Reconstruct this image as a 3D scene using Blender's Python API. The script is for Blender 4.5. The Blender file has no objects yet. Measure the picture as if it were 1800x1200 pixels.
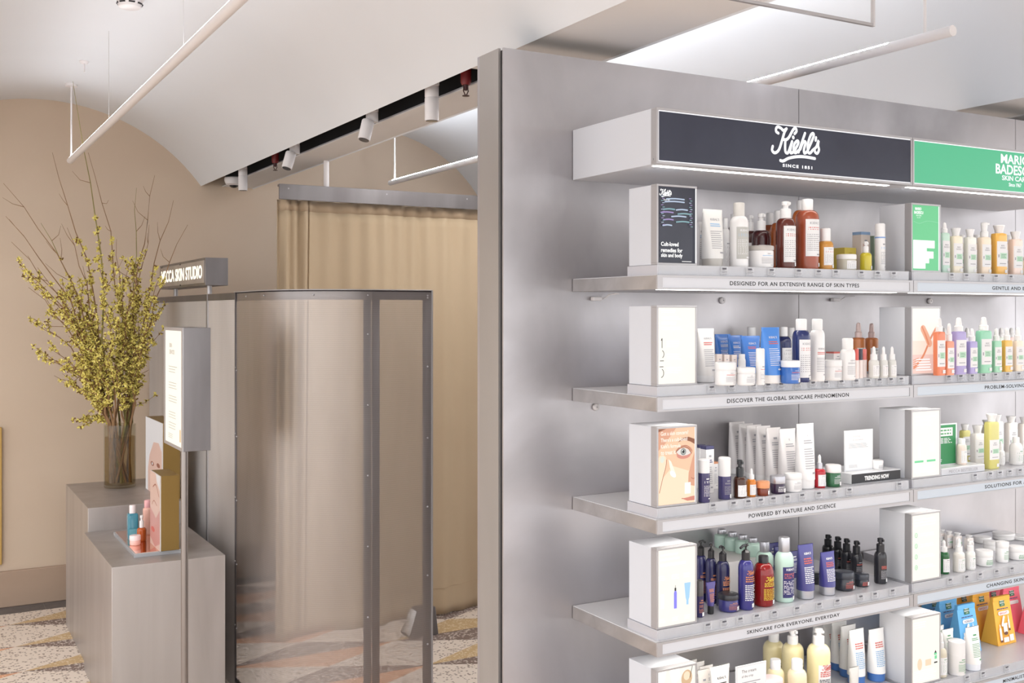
import bpy, bmesh, math, random
from math import sin, cos, tan, atan, pi, radians, sqrt
from mathutils import Vector, Matrix
random.seed(7)
S = bpy.context.scene
COL = S.collection
# ------------------------------------------------------------------ camera, world, exposure, big lights
F, YAW, HY, EYE = 1869.0, radians(29.52), 550.1, 1.6
cam = bpy.data.objects.new('camera', bpy.data.cameras.new('camera'))
COL.objects.link(cam); S.camera = cam
cam.location = (0, 0, EYE); cam.rotation_euler = (pi/2, 0, -YAW)
cam.data.sensor_width = 36; cam.data.sensor_fit = 'HORIZONTAL'
cam.data.lens = F/1800*36; cam.data.shift_y = -(600-HY)/1800
cam.data.clip_start = .05; cam.data.clip_end = 60
S.view_settings.view_transform = 'Standard'; S.view_settings.look = 'None'
S.view_settings.gamma = 1; S.view_settings.use_curve_mapping = False
EXPO = 1.13
S.view_settings.exposure = EXPO
W = bpy.data.worlds.new('ambient_fill'); S.world = W; W.use_nodes = True  # uniform ambient fill added for brightness, not a daylight source
W.node_tree.nodes['Background'].inputs[0].default_value = (.985, .99, 1.0, 1)
W.node_tree.nodes['Background'].inputs[1].default_value = 1.0
STRIP = 5.0      # shelf light strips
TUBE = 9.0      # pendant tubes
def area(name, loc, rot, sx, sy, power, color=(.98, .985, 1)):
    l = bpy.data.lights.new(name, 'AREA'); l.shape = 'RECTANGLE'; l.size = sx; l.size_y = sy
    l.energy = power; l.color = color
    o = bpy.data.objects.new(name, l); COL.objects.link(o); o.location = loc; o.rotation_euler = rot
    o['kind'] = 'helper'; return o
area('fill_light_shop', (.8, -.6, 2.7), (0, 0, 0), 2.4, 1.6, 28)  # added fill lamp behind the camera, no visible fixture
area('fill_light_aisle', (-.9, 2.6, 2.6), (0, 0, 0), 1.2, 3.0, 42)  # added out-of-view fill lamp brightening the left side
area('fill_light_booth', (2.6, 4.0, 2.6), (0, 0, 0), .8, 1.2, 8, (1, .95, .90))  # added fill to brighten the booth interior and curtain, no fixture there

# ------------------------------------------------------------------ pixel -> place helpers (points on a known plane)
def ang(px): return YAW+atan((px-900)/F)
def XatY(px, Y): return Y*tan(ang(px))
def YatX(px, X): return X/tan(ang(px))
def DD(X, Y): return X*sin(YAW)+Y*cos(YAW)
def Zof(py, X, Y): return EYE-(py-HY)*DD(X, Y)/F
def G(px, py, z):
    D = (EYE-z)*F/(py-HY); x = (px-900)/F*D
    return x*cos(YAW)+D*sin(YAW), -x*sin(YAW)+D*cos(YAW)

# ------------------------------------------------------------------ materials
def lin(v):
    v /= 255.0
    return v/12.92 if v <= .04045 else ((v+.055)/1.055)**2.4
def rgb(c): return (lin(c[0]), lin(c[1]), lin(c[2]), 1)
MATS = {}
def mat(name, c=(200, 200, 200), rough=.5, metal=0., coat=0., trans=0., alpha=1., em=None, es=0., ior=1.45, sss=0.):
    if name in MATS: return MATS[name]
    m = bpy.data.materials.new(name); m.use_nodes = True; MATS[name] = m
    b = m.node_tree.nodes['Principled BSDF'].inputs
    b['Base Color'].default_value = rgb(c); b['Roughness'].default_value = rough; b['Metallic'].default_value = metal
    b['Coat Weight'].default_value = coat; b['Transmission Weight'].default_value = trans; b['Alpha'].default_value = alpha
    b['IOR'].default_value = ior
    if em is not None:
        b['Emission Color'].default_value = rgb(em); b['Emission Strength'].default_value = es
    return m
def noisy(name, c1, c2, scale=(3, 3, 3), rough=.4, metal=0., detail=4., lo=.3, hi=.7, bump=0., bscale=60., rvar=0., coat=0.):
    if name in MATS: return MATS[name]
    m = mat(name, c1, rough, metal, coat); nt = m.node_tree; N = nt.nodes; L = nt.links; b = N['Principled BSDF']
    tc = N.new('ShaderNodeTexCoord'); mp = N.new('ShaderNodeMapping'); mp.inputs['Scale'].default_value = scale
    L.new(tc.outputs['Object'], mp.inputs[0])
    no = N.new('ShaderNodeTexNoise'); no.inputs['Scale'].default_value = 1; no.inputs['Detail'].default_value = detail
    no.inputs['Distortion'].default_value = .4
    L.new(mp.outputs[0], no.inputs['Vector'])
    r = N.new('ShaderNodeMapRange'); r.inputs[1].default_value = lo; r.inputs[2].default_value = hi
    L.new(no.outputs[0], r.inputs[0])
    mx = N.new('ShaderNodeMix'); mx.data_type = 'RGBA'
    mx.inputs[6].default_value = rgb(c1); mx.inputs[7].default_value = rgb(c2)
    L.new(r.outputs[0], mx.inputs[0]); L.new(mx.outputs[2], b.inputs['Base Color'])
    if rvar:
        r2 = N.new('ShaderNodeMapRange'); r2.inputs[3].default_value = rough-rvar; r2.inputs[4].default_value = rough+rvar
        L.new(r.outputs[0], r2.inputs[0]); L.new(r2.outputs[0], b.inputs['Roughness'])
    if bump:
        n2 = N.new('ShaderNodeTexNoise'); n2.inputs['Scale'].default_value = bscale; n2.inputs['Detail'].default_value = 3
        L.new(tc.outputs['Object'], n2.inputs['Vector'])
        bp = N.new('ShaderNodeBump'); bp.inputs['Strength'].default_value = bump; bp.inputs['Distance'].default_value = .01
        L.new(n2.outputs[0], bp.inputs['Height']); L.new(bp.outputs[0], b.inputs['Normal'])
    return m
def glow(name, c, s, lamp=False):
    if not lamp: s = s/2**EXPO
    if name in MATS: return MATS[name]
    m = mat(name, c, .35, em=c, es=s)
    m.node_tree.nodes['Principled BSDF'].inputs['Base Color'].default_value = (*[v*.25 for v in rgb(c)[:3]], 1)
    return m

M_WALLMETAL = noisy('zinc_panel', (194, 191, 194), (164, 161, 163), (2.2, 2.2, 1.6), .42, .8, 5, .36, .66, rvar=.07)
M_PLINTH = noisy('brushed_plinth_metal', (190, 184, 181), (170, 163, 159), (7, 7, .8), .42, .6, 5, .3, .7)
M_SHELF = noisy('shelf_steel', (186, 183, 182), (166, 162, 161), (3, 14, 14), .35, .75, 4, .3, .7)
M_FRAME = noisy('frame_steel', (140, 137, 138), (118, 114, 115), (5, 5, 1), .38, .8, 4, .3, .7)
M_POST = noisy('dark_steel_strip', (116, 113, 116), (98, 95, 98), (5, 5, 1), .4, .6, 4, .3, .7)
M_LBFRAME = mat('lightbox_frame_metal', (178, 176, 178), .38, .5)
M_WHITE = mat('white_powder_coat', (206, 208, 214), .5)
M_SHELFTOP = mat('shelf_top_white', (218, 217, 219), .45)
M_TRAY = mat('tray_frosted_grey', (196, 196, 202), .35, .3)
M_STRIPA = mat('label_strip_white', (208, 210, 216), .4)
M_STRIPB = mat('label_strip_blue', (198, 208, 219), .35)
M_BLACK = mat('black_satin', (22, 22, 26), .4)
M_INK = mat('ink_black', (28, 28, 32), .5)
M_PLASTER = noisy('vault_plaster', (222, 224, 227), (217, 219, 222), (1, 1, 1), .8, 0, 3, .3, .7)
M_BACK = noisy('beige_lime_plaster', (212, 194, 174), (204, 184, 163), (1.1, 1.1, 1.3), .85, 0, 6, .3, .7, bump=.12, bscale=9)
M_SKIRT = noisy('beige_skirting', (176, 153, 134), (168, 145, 126), (2, 2, 3), .8, 0, 4)
M_SOFFIT = mat('soffit_grey', (222, 219, 217), .8)
M_LAMPW = mat('white_lamp_enamel', (226, 222, 222), .4)
M_LED = glow('led_strip', (255, 250, 242), STRIP, True)
M_TUBE = glow('tube_diffuser', (244, 248, 255), TUBE, True)
M_TUBE2 = glow('tube_diffuser_bright', (244, 248, 255), TUBE*3.4, True)
def clear(name, tint, fres):
    m = bpy.data.materials.new(name); m.use_nodes = True; MATS[name] = m; N = m.node_tree.nodes; L = m.node_tree.links; N.clear()
    t = N.new('ShaderNodeBsdfTransparent'); t.inputs[0].default_value = rgb(tint)
    g = N.new('ShaderNodeBsdfGlossy'); g.inputs['Roughness'].default_value = .04
    lw = N.new('ShaderNodeLayerWeight'); lw.inputs[0].default_value = .5
    pw = N.new('ShaderNodeMath'); pw.operation = 'POWER'; pw.inputs[1].default_value = 4; L.new(lw.outputs['Facing'], pw.inputs[0])
    f = N.new('ShaderNodeMath'); f.operation = 'MULTIPLY_ADD'; f.inputs[1].default_value = fres; f.inputs[2].default_value = .03; L.new(pw.outputs[0], f.inputs[0])
    x = N.new('ShaderNodeMixShader'); o = N.new('ShaderNodeOutputMaterial')
    L.new(f.outputs[0], x.inputs[0]); L.new(t.outputs[0], x.inputs[1]); L.new(g.outputs[0], x.inputs[2]); L.new(x.outputs[0], o.inputs[0])
    return m
M_GLASSV = clear('clear_glass', (244, 244, 240), .5)
M_WATER = clear('vase_water', (236, 226, 206), .10)
M_PAPER = mat('paper_white', (232, 232, 233), .6)
M_ACRYL = mat('clear_acrylic', (226, 228, 232), .1, alpha=.28)
M_GREYINK = mat('ink_grey', (160, 160, 166), .6)

# ------------------------------------------------------------------ mesh builder
class MB:
    def __init__(s): s.v = []; s.f = []; s.m = []; s.mats = []
    def mi(s, m):
        if m not in s.mats: s.mats.append(m)
        return s.mats.index(m)
    def add(s, vs, fs, m, xf=None):
        o = len(s.v)
        s.v += [tuple(xf @ Vector(p)) if xf else tuple(p) for p in vs]
        i = s.mi(m)
        for f in fs: s.f.append([a+o for a in f]); s.m.append(i)
        return s
    def box(s, x0, x1, y0, y1, z0, z1, m, xf=None):
        vs = [(x0,y0,z0),(x1,y0,z0),(x1,y1,z0),(x0,y1,z0),(x0,y0,z1),(x1,y0,z1),(x1,y1,z1),(x0,y1,z1)]
        return s.add(vs, [(0,3,2,1),(4,5,6,7),(0,1,5,4),(1,2,6,5),(2,3,7,6),(3,0,4,7)], m, xf)
    def prism(s, pts, z0, z1, m, xf=None):       # pts counter-clockwise
        n = len(pts); vs = [(x,y,z0) for x,y in pts]+[(x,y,z1) for x,y in pts]
        fs = [tuple(range(n-1,-1,-1)), tuple(range(n,2*n))]+[(i,(i+1)%n,n+(i+1)%n,n+i) for i in range(n)]
        return s.add(vs, fs, m, xf)
    def rings(s, rs, m, n=24, ex=2., cap=True, ctr=(0,0), xf=None):   # rs: (a,b,z[,ex])
        vs = []
        for r in rs:
            a, b, z = r[:3]; e = r[3] if len(r) > 3 else ex
            for k in range(n):
                t = 2*pi*k/n; c_, s_ = cos(t), sin(t)
                vs.append((ctr[0]+a*math.copysign(abs(c_)**(2/e), c_), ctr[1]+b*math.copysign(abs(s_)**(2/e), s_), z))
        fs = []
        for i in range(len(rs)-1):
            for k in range(n):
                k2 = (k+1) % n
                fs.append((i*n+k, i*n+k2, (i+1)*n+k2, (i+1)*n+k))
        if cap: fs += [tuple(range(n-1,-1,-1)), tuple((len(rs)-1)*n+k for k in range(n))]
        return s.add(vs, fs, m, xf)
    def tube(s, pts, r, m, n=8, r1=None):
        P = [Vector(p) for p in pts]; k = len(P); vs = []; up = Vector((.13, .07, 1)).normalized()
        for i, p in enumerate(P):
            t = (P[min(i+1,k-1)]-P[max(i-1,0)]).normalized()
            a = t.cross(up)
            if a.length < .05: a = t.cross(Vector((1,0,0)))
            a.normalize(); b = t.cross(a).normalized()
            rr = r if r1 is None else r+(r1-r)*i/(k-1)
            for j in range(n):
                q = 2*pi*j/n; vs.append(p+a*cos(q)*rr+b*sin(q)*rr)
        fs = [(i*n+j,(i+1)*n+j,(i+1)*n+(j+1)%n,i*n+(j+1)%n) for i in range(k-1) for j in range(n)]
        fs += [tuple(range(n)), tuple((k-1)*n+j for j in range(n-1,-1,-1))]
        return s.add([tuple(v) for v in vs], fs, m)
    def build(s, name, parent=None, loc=None, rotz=0, smooth=True, bevel=0., ang_=35):
        me = bpy.data.meshes.new(name); me.from_pydata(s.v, [], s.f)
        for m in s.mats: me.materials.append(m)
        me.polygons.foreach_set('material_index', s.m)
        bm = bmesh.new(); bm.from_mesh(me)
        if name not in NOFLIP: bmesh.ops.recalc_face_normals(bm, faces=bm.faces)
        bm.to_mesh(me); bm.free()
        if smooth:
            me.polygons.foreach_set('use_smooth', [True]*len(me.polygons)); me.set_sharp_from_angle(angle=radians(ang_))
        me.update()
        o = bpy.data.objects.new(name, me); COL.objects.link(o)
        if parent: o.parent = parent
        if loc: o.location = loc
        if rotz: o.rotation_euler = (0, 0, rotz)
        if bevel:
            bv = o.modifiers.new('bevel', 'BEVEL'); bv.width = bevel; bv.segments = 2; bv.limit_method = 'ANGLE'
            bv.angle_limit = radians(40)
        return o
NOFLIP = set()
def tag(o, label=None, cat=None, group=None, kind=None):
    if label: o['label'] = label
    if cat: o['category'] = cat
    if group: o['group'] = group
    if kind: o['kind'] = kind
    return o
def thing(name, label, cat, loc=(0,0,0), rotz=0, group=None):
    o = bpy.data.objects.new(name, None); COL.objects.link(o); o.empty_display_size = .05
    o.location = loc; o.rotation_euler = (0, 0, rotz)
    return tag(o, label, cat, group)
def struct(name, mb, **k):
    o = mb.build(name, **k); o['kind'] = 'structure'; return o

# ------------------------------------------------------------------ lettering
TXT = {}
def text2d(s, bold=0., space=1., shear=0.):
    k = (s, bold, space, shear)
    if k in TXT: return TXT[k]
    cu = bpy.data.curves.new('t', 'FONT'); cu.body = s; cu.size = 1; cu.offset = bold; cu.space_character = space
    cu.shear = shear; cu.resolution_u = 3; cu.align_x = 'LEFT'; cu.space_line = .95
    ob = bpy.data.objects.new('t', cu); me = bpy.data.meshes.new_from_object(ob)
    v = [(p.co.x, p.co.y) for p in me.vertices]; f = [tuple(p.vertices) for p in me.polygons]
    xs = [a for a, b in v]; ys = [b for a, b in v]
    x0, x1, y0, y1 = min(xs), max(xs), min(ys), max(ys)
    v = [((a-x0), (b-y0)) for a, b in v]
    TXT[k] = (v, f, x1-x0, y1-y0)
    bpy.data.objects.remove(ob); bpy.data.curves.remove(cu); bpy.data.meshes.remove(me)
    return TXT[k]
class Art:
    """flat print: polygons in (u, v) metres, later layers lie a hair further out"""
    def __init__(s, step=.00003, base=.0003): s.i = []; s.k = 0; s.step = step; s.base = base
    def poly(s, pts, m): s.i.append(([tuple(p) for p in pts], [tuple(range(len(pts)))], m, s.k)); s.k += 1; return s
    def rect(s, u0, v0, u1, v1, m, nu=1, new=True):
        vs = []; fs = []
        for i in range(nu+1):
            u = u0+(u1-u0)*i/nu; vs += [(u, v0), (u, v1)]
        for i in range(nu): fs.append((2*i, 2*i+2, 2*i+3, 2*i+1))
        s.i.append((vs, fs, m, s.k)); s.k += 1 if new else 0; return s
    def ell(s, u, v, a, b, m, n=20, rot=0):
        return s.poly([(u+a*cos(t)*cos(rot)-b*sin(t)*sin(rot), v+a*cos(t)*sin(rot)+b*sin(t)*cos(rot)) for t in [2*pi*i/n for i in range(n)]], m)
    def ring(s, u, v, a, b, w, m, t0=0, t1=2*pi, n=20):
        vs = []; fs = []
        for i in range(n+1):
            t = t0+(t1-t0)*i/n; vs += [(u+a*cos(t), v+b*sin(t)), (u+(a-w)*cos(t), v+(b-w)*sin(t))]
        for i in range(n): fs.append((2*i, 2*i+2, 2*i+3, 2*i+1))
        s.i.append((vs, fs, m, s.k)); s.k += 1; return s
    def text(s, t, u, v, h, m, al='c', bold=0., space=1., sx=1., shear=0., width=None):
        vs, fs, w, hh = text2d(t, bold, space, shear); sc = h/hh
        if width: sx = width/(w*sc)
        ww = w*sc*sx; off = u-(ww/2 if al == 'c' else ww if al == 'r' else 0)
        s.i.append(([(off+a*sc*sx, v+b*sc) for a, b in vs], fs, m, s.k)); s.k += 1; return s
    def lines(s, u0, v0, u1, v1, n, m, fill=.45, seed=1, dash=False):
        r = random.Random(seed); h = (v1-v0)/n
        for i in range(n):
            a, b = u0, u1-(u1-u0)*r.random()*.25
            if dash:
                while a < b:
                    c = min(b, a+(u1-u0)*(.08+.14*r.random())); s.rect(a, v0+h*(i+.25), c, v0+h*(i+.25+fill), m, new=False); a = c+(u1-u0)*.035
            else: s.rect(a, v0+h*(i+.25), b, v0+h*(i+.25+fill), m, max(1, int((b-a)/.006)), new=False)
        s.k += 1; return s
    def stroke(s, pts, w, m, smooth=True, seg=6):
        P = [Vector(p) for p in pts]
        if smooth and len(P) > 2:
            Q = []
            for i in range(len(P)-1):
                p0, p1, p2, p3 = P[max(i-1,0)], P[i], P[i+1], P[min(i+2,len(P)-1)]
                for j in range(seg):
                    t = j/seg
                    Q.append(.5*((2*p1)+(p2-p0)*t+(2*p0-5*p1+4*p2-p3)*t*t+(3*p1-p0-3*p2+p3)*t**3))
            Q.append(P[-1]); P = Q
        vs = []; fs = []; n = len(P)
        for i, p in enumerate(P):
            t = (P[min(i+1,n-1)]-P[max(i-1,0)]); t = t.normalized() if t.length else Vector((1,0))
            nn = Vector((-t.y, t.x))*w/2; vs += [tuple(p+nn), tuple(p-nn)]
        for i in range(n-1): fs.append((2*i, 2*i+1, 2*i+3, 2*i+2))
        s.i.append((vs, fs, m, s.k)); s.k += 1
        for e in (P[0], P[-1]): s.ell(e.x, e.y, w/2, w/2, m, 10)
        return s
    def flat(s, mb=None, at=(0,0,0), rotz=0, rotx=0):    # reads left to right on a face whose normal is -y
        mb = mb or MB(); xf = Matrix.Translation(at) @ Matrix.Rotation(rotz, 4, 'Z') @ Matrix.Rotation(rotx, 4, 'X')
        for vs, fs, m, k in s.i:
            mb.add([(a, -(s.base+k*s.step), b) for a, b in vs], fs, m, xf)
        return mb
    def wrap(s, a, b, ex=2., mb=None, az=None):         # bends the print round a body of half-widths a, b (az: z -> scale)
        mb = mb or MB(); T = []; acc = 0; last = None; n = 120
        for i in range(n+1):
            t = pi*i/n/2; c_, s_ = sin(t), cos(t)
            x = a*abs(c_)**(2/ex); y = -b*abs(s_)**(2/ex)
            if last: acc += sqrt((x-last[0])**2+(y-last[1])**2)
            T.append((acc, x, y)); last = (x, y)
        def at(u):
            au = abs(u)
            for i in range(1, len(T)):
                if T[i][0] >= au or i == len(T)-1:
                    l0, x0, y0 = T[i-1]; l1, x1, y1 = T[i]; t = min(1, (au-l0)/max(1e-9, l1-l0))
                    x = x0+(x1-x0)*t; y = y0+(y1-y0)*t; nx, ny = (y1-y0), -(x1-x0); l = sqrt(nx*nx+ny*ny) or 1
                    nx /= l; ny /= l
                    return (math.copysign(x, u), y, math.copysign(nx, u), ny)
        for vs, fs, m, k in s.i:
            o = s.base+k*s.step; out = []
            for u, v in vs:
                x, y, nx, ny = at(u); q = az(v) if az else 1
                out.append((x*q+nx*o, y*q+ny*o, v))
            mb.add(out, fs, m)
        return mb
LOGO = [[(360,250),(310,220),(310,165),(350,140),(420,165),(480,205),(550,175)],
 [(550,175),(500,240),(440,390),(370,540),(280,590),(215,545),(230,475)],
 [(740,265),(785,220),(760,165),(700,200),(610,320),(545,365),(480,360)],
 [(545,365),(520,400),(520,560),(560,600),(600,570),(680,400)],
 [(680,400),(640,540),(650,600),(720,580)], [(704,325),(708,335)],
 [(720,580),(790,490),(830,420),(800,390),(730,450),(715,560),(760,600),(830,560)],
 [(830,590),(900,440),(985,260)], [(870,540),(940,420),(1000,420),(960,540),(970,610),(1030,590)],
 [(1030,590),(1100,480),(1190,320),(1180,265),(1120,300),(1050,460),(1060,590),(1110,610),(1170,560)],
 [(1250,340),(1240,390)], [(1190,550),(1260,500),(1310,395),(1300,480),(1320,560),(1280,620),(1230,600),(1215,560)],
 [(400,725),(470,735),(600,690),(800,668),(1000,678),(1220,712)]]
def logo(art, u, v, w, m, wt=1., shear=False, seg=5):      # v = baseline of the letters
    k = w/1120
    for i, st in enumerate(LOGO):
        pts = [((x-765)*k+u, -(y-.095*(x-765)-600)*k+v) for x, y in st]
        art.stroke(pts, (52 if i != 5 else 60)*k*wt, m, seg=seg)
    return art
def serif_stack(art, u, v, h, m, small=True):              # the three line mark with serifs drawn on as short bars
    art.text('MARIO', u, v+h*1.12, h*.92, m, sx=.72, bold=.03)
    art.text('BADESCU', u, v, h*.92, m, sx=.74, bold=.03)
    if small:
        art.text('SKIN CARE', u, v-h*.85, h*.62, m, sx=.78, bold=.02)
        art.text('Since 1967', u, v-h*1.6, h*.5, m, sx=.7, bold=.01)
    return art
# ------------------------------------------------------------------ the setting
ZS = 2.354                                   # springing height of the vaults
Y0C, Y1C = -2.2, 6.41                        # vaults run along Y
# floor: harlequin terrazzo, 0.404 m lozenge rows
def terrazzo():
    m = mat('terrazzo_harlequin', (220, 205, 195), .38); nt = m.node_tree; N = nt.nodes; L = nt.links; b = N['Principled BSDF']
    tc = N.new('ShaderNodeTexCoord'); sp = N.new('ShaderNodeSeparateXYZ'); L.new(tc.outputs['Object'], sp.inputs[0])
    def mth(op, a, c=None, d=None):
        n = N.new('ShaderNodeMath'); n.operation = op
        for i, x in enumerate((a, c, d)):
            if x is None: continue
            if isinstance(x, (int, float)): n.inputs[i].default_value = x
            else: L.new(x, n.inputs[i])
        return n.outputs[0]
    x = mth('DIVIDE', mth('SUBTRACT', sp.outputs[0], .439), .808); y = mth('DIVIDE', mth('SUBTRACT', sp.outputs[1], 5.207), .404)
    p = mth('ADD', x, y); q = mth('SUBTRACT', x, y)
    fp = mth('FLOOR', p); fq = mth('FLOOR', q)
    col = mth('ADD', fp, fq)                                        # column index (half widths)
    par = mth('FLOORED_MODULO', col, 4)
    # upper or lower half of the lozenge: compare local y
    ly = mth('SUBTRACT', mth('SUBTRACT', p, fp), mth('SUBTRACT', q, fq))
    up = mth('GREATER_THAN', ly, 0)
    def mixc(f, a, c):
        n = N.new('ShaderNodeMix'); n.data_type = 'RGBA'; L.new(f, n.inputs[0])
        for i, v in ((6, a), (7, c)):
            if isinstance(v, tuple): n.inputs[i].default_value = v
            else: L.new(v, n.inputs[i])
        return n.outputs[2]
    def voro(scale, colr, base, lo, hi):
        v = N.new('ShaderNodeTexVoronoi'); v.inputs['Scale'].default_value = scale; L.new(tc.outputs['Object'], v.inputs['Vector'])
        s_ = N.new('ShaderNodeSeparateColor'); L.new(v.outputs['Color'], s_.inputs[0])
        return mixc(mth('MULTIPLY', mth('GREATER_THAN', s_.outputs[0], lo), mth('LESS_THAN', v.outputs['Distance'], hi)), base, colr)
    white = voro(95, rgb((150, 135, 125)), rgb((232, 220, 208)), .8, .6)
    tan_ = voro(95, rgb((224, 205, 175)), rgb((204, 176, 132)), .7, .6)
    dark = voro(95, rgb((205, 195, 188)), rgb((128, 110, 104)), .6, .6)
    oran = voro(95, rgb((238, 200, 172)), rgb((214, 160, 126)), .7, .6)
    cB = mixc(up, dark, tan_); cC = mixc(up, oran, dark)
    c = mixc(mth('COMPARE', par, 0, .1), white, cB)
    c = mixc(mth('COMPARE', par, 2, .1), c, cC)
    L.new(c, b.inputs['Base Color'])
    return m
fl = MB().box(-4, 8, -4, 6.24, -.1, 0, terrazzo()); struct('floor', fl, smooth=False)
bt = MB()
M_BT = noisy('slate_border_tile', (112, 106, 104), (98, 93, 92), (20, 20, 20), .5)
x = -2.2
while x < 6.5:
    bt.box(x+.002, x+.353, 6.243, 6.41, -.1, 0, M_BT); x += .355
bt.box(-2.2, 6.5, 6.2405, 6.41, -.1, -.002, mat('grout_grey', (150, 145, 140), .8))
struct('trim_floor', bt, smooth=False)
struct('wall_back', MB().box(-4, 8, 6.41, 6.55, -.1, 3.3, M_BACK), smooth=False)
struct('baseboard_back', MB().box(-4, 8, 6.385, 6.41, 0, .195, M_SKIRT), bevel=.004)
# vaults
def vault(name, xa, xb, rise=.43, y0=Y0C, y1=Y1C, n=40):
    """a thin plaster barrel shell: ellipse-like segment between two springing lines"""
    c = (xa+xb)/2; hw = (xb-xa)/2; R = (hw*hw+rise*rise)/(2*rise); th = math.asin(hw/R)
    mb = MB(); vs = []; t = .03
    for i in range(n+1):
        a = -th+2*th*i/n
        for rr in (R, R+t):
            px, pz = c+rr*sin(a), ZS+rise-R+rr*cos(a)
            vs += [(px, y0, pz), (px, y1, pz)]
    fs = []
    for i in range(n):
        o = 4*i; q = o+4
        fs += [(o, o+1, q+1, q), (o+2, q+2, q+3, o+3), (o, q, q+2, o+2), (o+1, o+3, q+3, q+1)]
    fs += [(0, 2, 3, 1), (4*n, 4*n+1, 4*n+3, 4*n+2)]
    mb.add(vs, fs, M_PLASTER); return struct(name, mb)
vault('ceiling', -.197, 1.505)
vault('ceiling', 1.817, 3.39)
vault('ceiling', 3.70, 5.27)
vault('ceiling', -2.09, -.50)
sf = MB()
sf.box(1.505, 1.817, Y0C, 2.93, ZS+.004, ZS+.05, M_SOFFIT)           # closed part of the soffit, near the display wall
sf.box(1.630, 1.817, 2.93, Y1C, ZS+.004, ZS+.008, M_SOFFIT)
sf.box(-.50, -.197, Y0C, Y1C, ZS+.004, ZS+.05, M_SOFFIT)
sf.box(3.39, 3.70, Y0C, Y1C, ZS+.004, ZS+.05, M_SOFFIT)
struct('trim_soffit', sf, smooth=False)
sl = MB()                                                             # dark service slot above the soffit
for b in ((1.50, 1.507, 2.93, Y1C, ZS+.01, 2.62), (1.650, 1.657, 2.93, Y1C, ZS+.009, 2.62), (1.50, 1.657, 2.93, Y1C, 2.62, 2.63), (1.50, 1.657, 2.92, 2.93, ZS+.051, 2.63)):
    sl.box(*b, mat('slot_black', (16, 18, 24), .8))
struct('ceiling_slot', sl, smooth=False)
dr = MB().box(4.6, 8, 2.3, 6.4, 2.15, 2.35, mat('dark_bulkhead', (46, 28, 26), .7)); struct('ceiling_bulkhead', dr, smooth=False)

# display wall (brushed metal partition)
WX, WY, WT = 1.370, 2.468, 2.305
def wall_piece(px):
    return XatY(px, WY)
dw = MB()
dw.box(WX+.004, 5.6, WY+.006, WY+.012, 0, WT-.004, M_BLACK)
dw.box(WX+.004, 5.6, WY+.012, WY+.128, 0, WT-.004, M_BLACK)
xs = [WX+.001, wall_piece(1404), wall_piece(1785), 4.58, 5.6]
for i in range(4): dw.box(xs[i]+(.0012 if i else 0), xs[i+1]-.0012, WY, WY+.006, 0, WT, M_WALLMETAL)
M_ENDCAP = noisy('end_cap_metal', (180, 176, 173), (164, 160, 157), (4, 4, .6), .4, .55, 4)
dw.box(WX-.003, WX+.004, WY+.020, WY+.128, 0, WT+.002, M_ENDCAP)
dw.box(WX-.003, 5.6, WY+.128, WY+.140, 0, WT+.002, M_WALLMETAL)
struct('wall_right', dw, smooth=False)

# ------------------------------------------------------------------ pendants, spots and other ceiling fittings
def vz(x, xa, xb, rise=.43):
    c = (xa+xb)/2; hw = (xb-xa)/2; R = (hw*hw+rise*rise)/(2*rise)
    return ZS+rise-R+sqrt(R*R-(x-c)**2)
def pendant(x, y0, y1, z, label, rods, wires, va, m=None, r=.0155):
    t = thing('pendant_light', label, 'pendant light', (x, y0, z), group='linear tube pendants')
    b = MB(); n = 20; a0, a1 = radians(46), radians(142)             # slot for the diffuser, turned up and away
    ring = [a1+(2*pi-(a1-a0))*i/n for i in range(n+1)]
    vs = []; L = y1-y0
    for yy in (.22, L-.05):
        for a in ring: vs.append((cos(a)*r, yy, sin(a)*r))
    k = n+1; b.add(vs, [(i, i+1, k+i+1, k+i) for i in range(n)]+[tuple(range(k)), tuple(range(2*k-1, k-1, -1))], M_LAMPW)
    for ya, yb in ((0, .22), (L-.05, L)):
        b.add([(cos(2*pi*i/24)*r, y, sin(2*pi*i/24)*r) for y in (ya, yb) for i in range(24)],
              [(i, (i+1) % 24, 24+(i+1) % 24, 24+i) for i in range(24)]+[tuple(range(24)), tuple(range(47, 23, -1))], M_LAMPW)
    b.build('lamp_tube', t)
    d = MB(); ring = [a0+(a1-a0)*i/8 for i in range(9)]
    d.add([(cos(a)*r*1.01, y, sin(a)*r*1.01) for y in (.22, L-.05) for a in ring], [(i, i+1, 9+i+1, 9+i) for i in range(8)], m or M_TUBE)
    d.build('diffuser', t)
    for y in rods:
        MB().tube([(0, y-y0, r*.8), (0, y-y0, vz(x, *va)-z+.012)], .0045, M_LAMPW, 10).build('suspension_rod', t)
        MB().rings([(.03, .03, vz(x, *va)-z-.012), (.03, .03, vz(x, *va)-z+.01)], M_LAMPW, 20, ctr=(0, y-y0)).build('ceiling_rose', t)
    for y in wires: MB().tube([(0, y-y0, r*.8), (0, y-y0, vz(x, *va)-z+.012)], .0009, mat('steel_wire', (190, 188, 186), .4, .3), 6).build('suspension_wire', t)
    return t
pendant(.725, .6, 5.95, 2.392, 'long white tube pendant sloping across the left vault', [5.90], [4.71, 3.31], (-.197, 1.505))
pendant(2.545, 1.985, 6.0, 2.392, 'white tube pendant in the right vault, running above and behind the metal display wall', [2.08, 5.93], [4.0], (1.817, 3.39), M_TUBE2)
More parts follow.
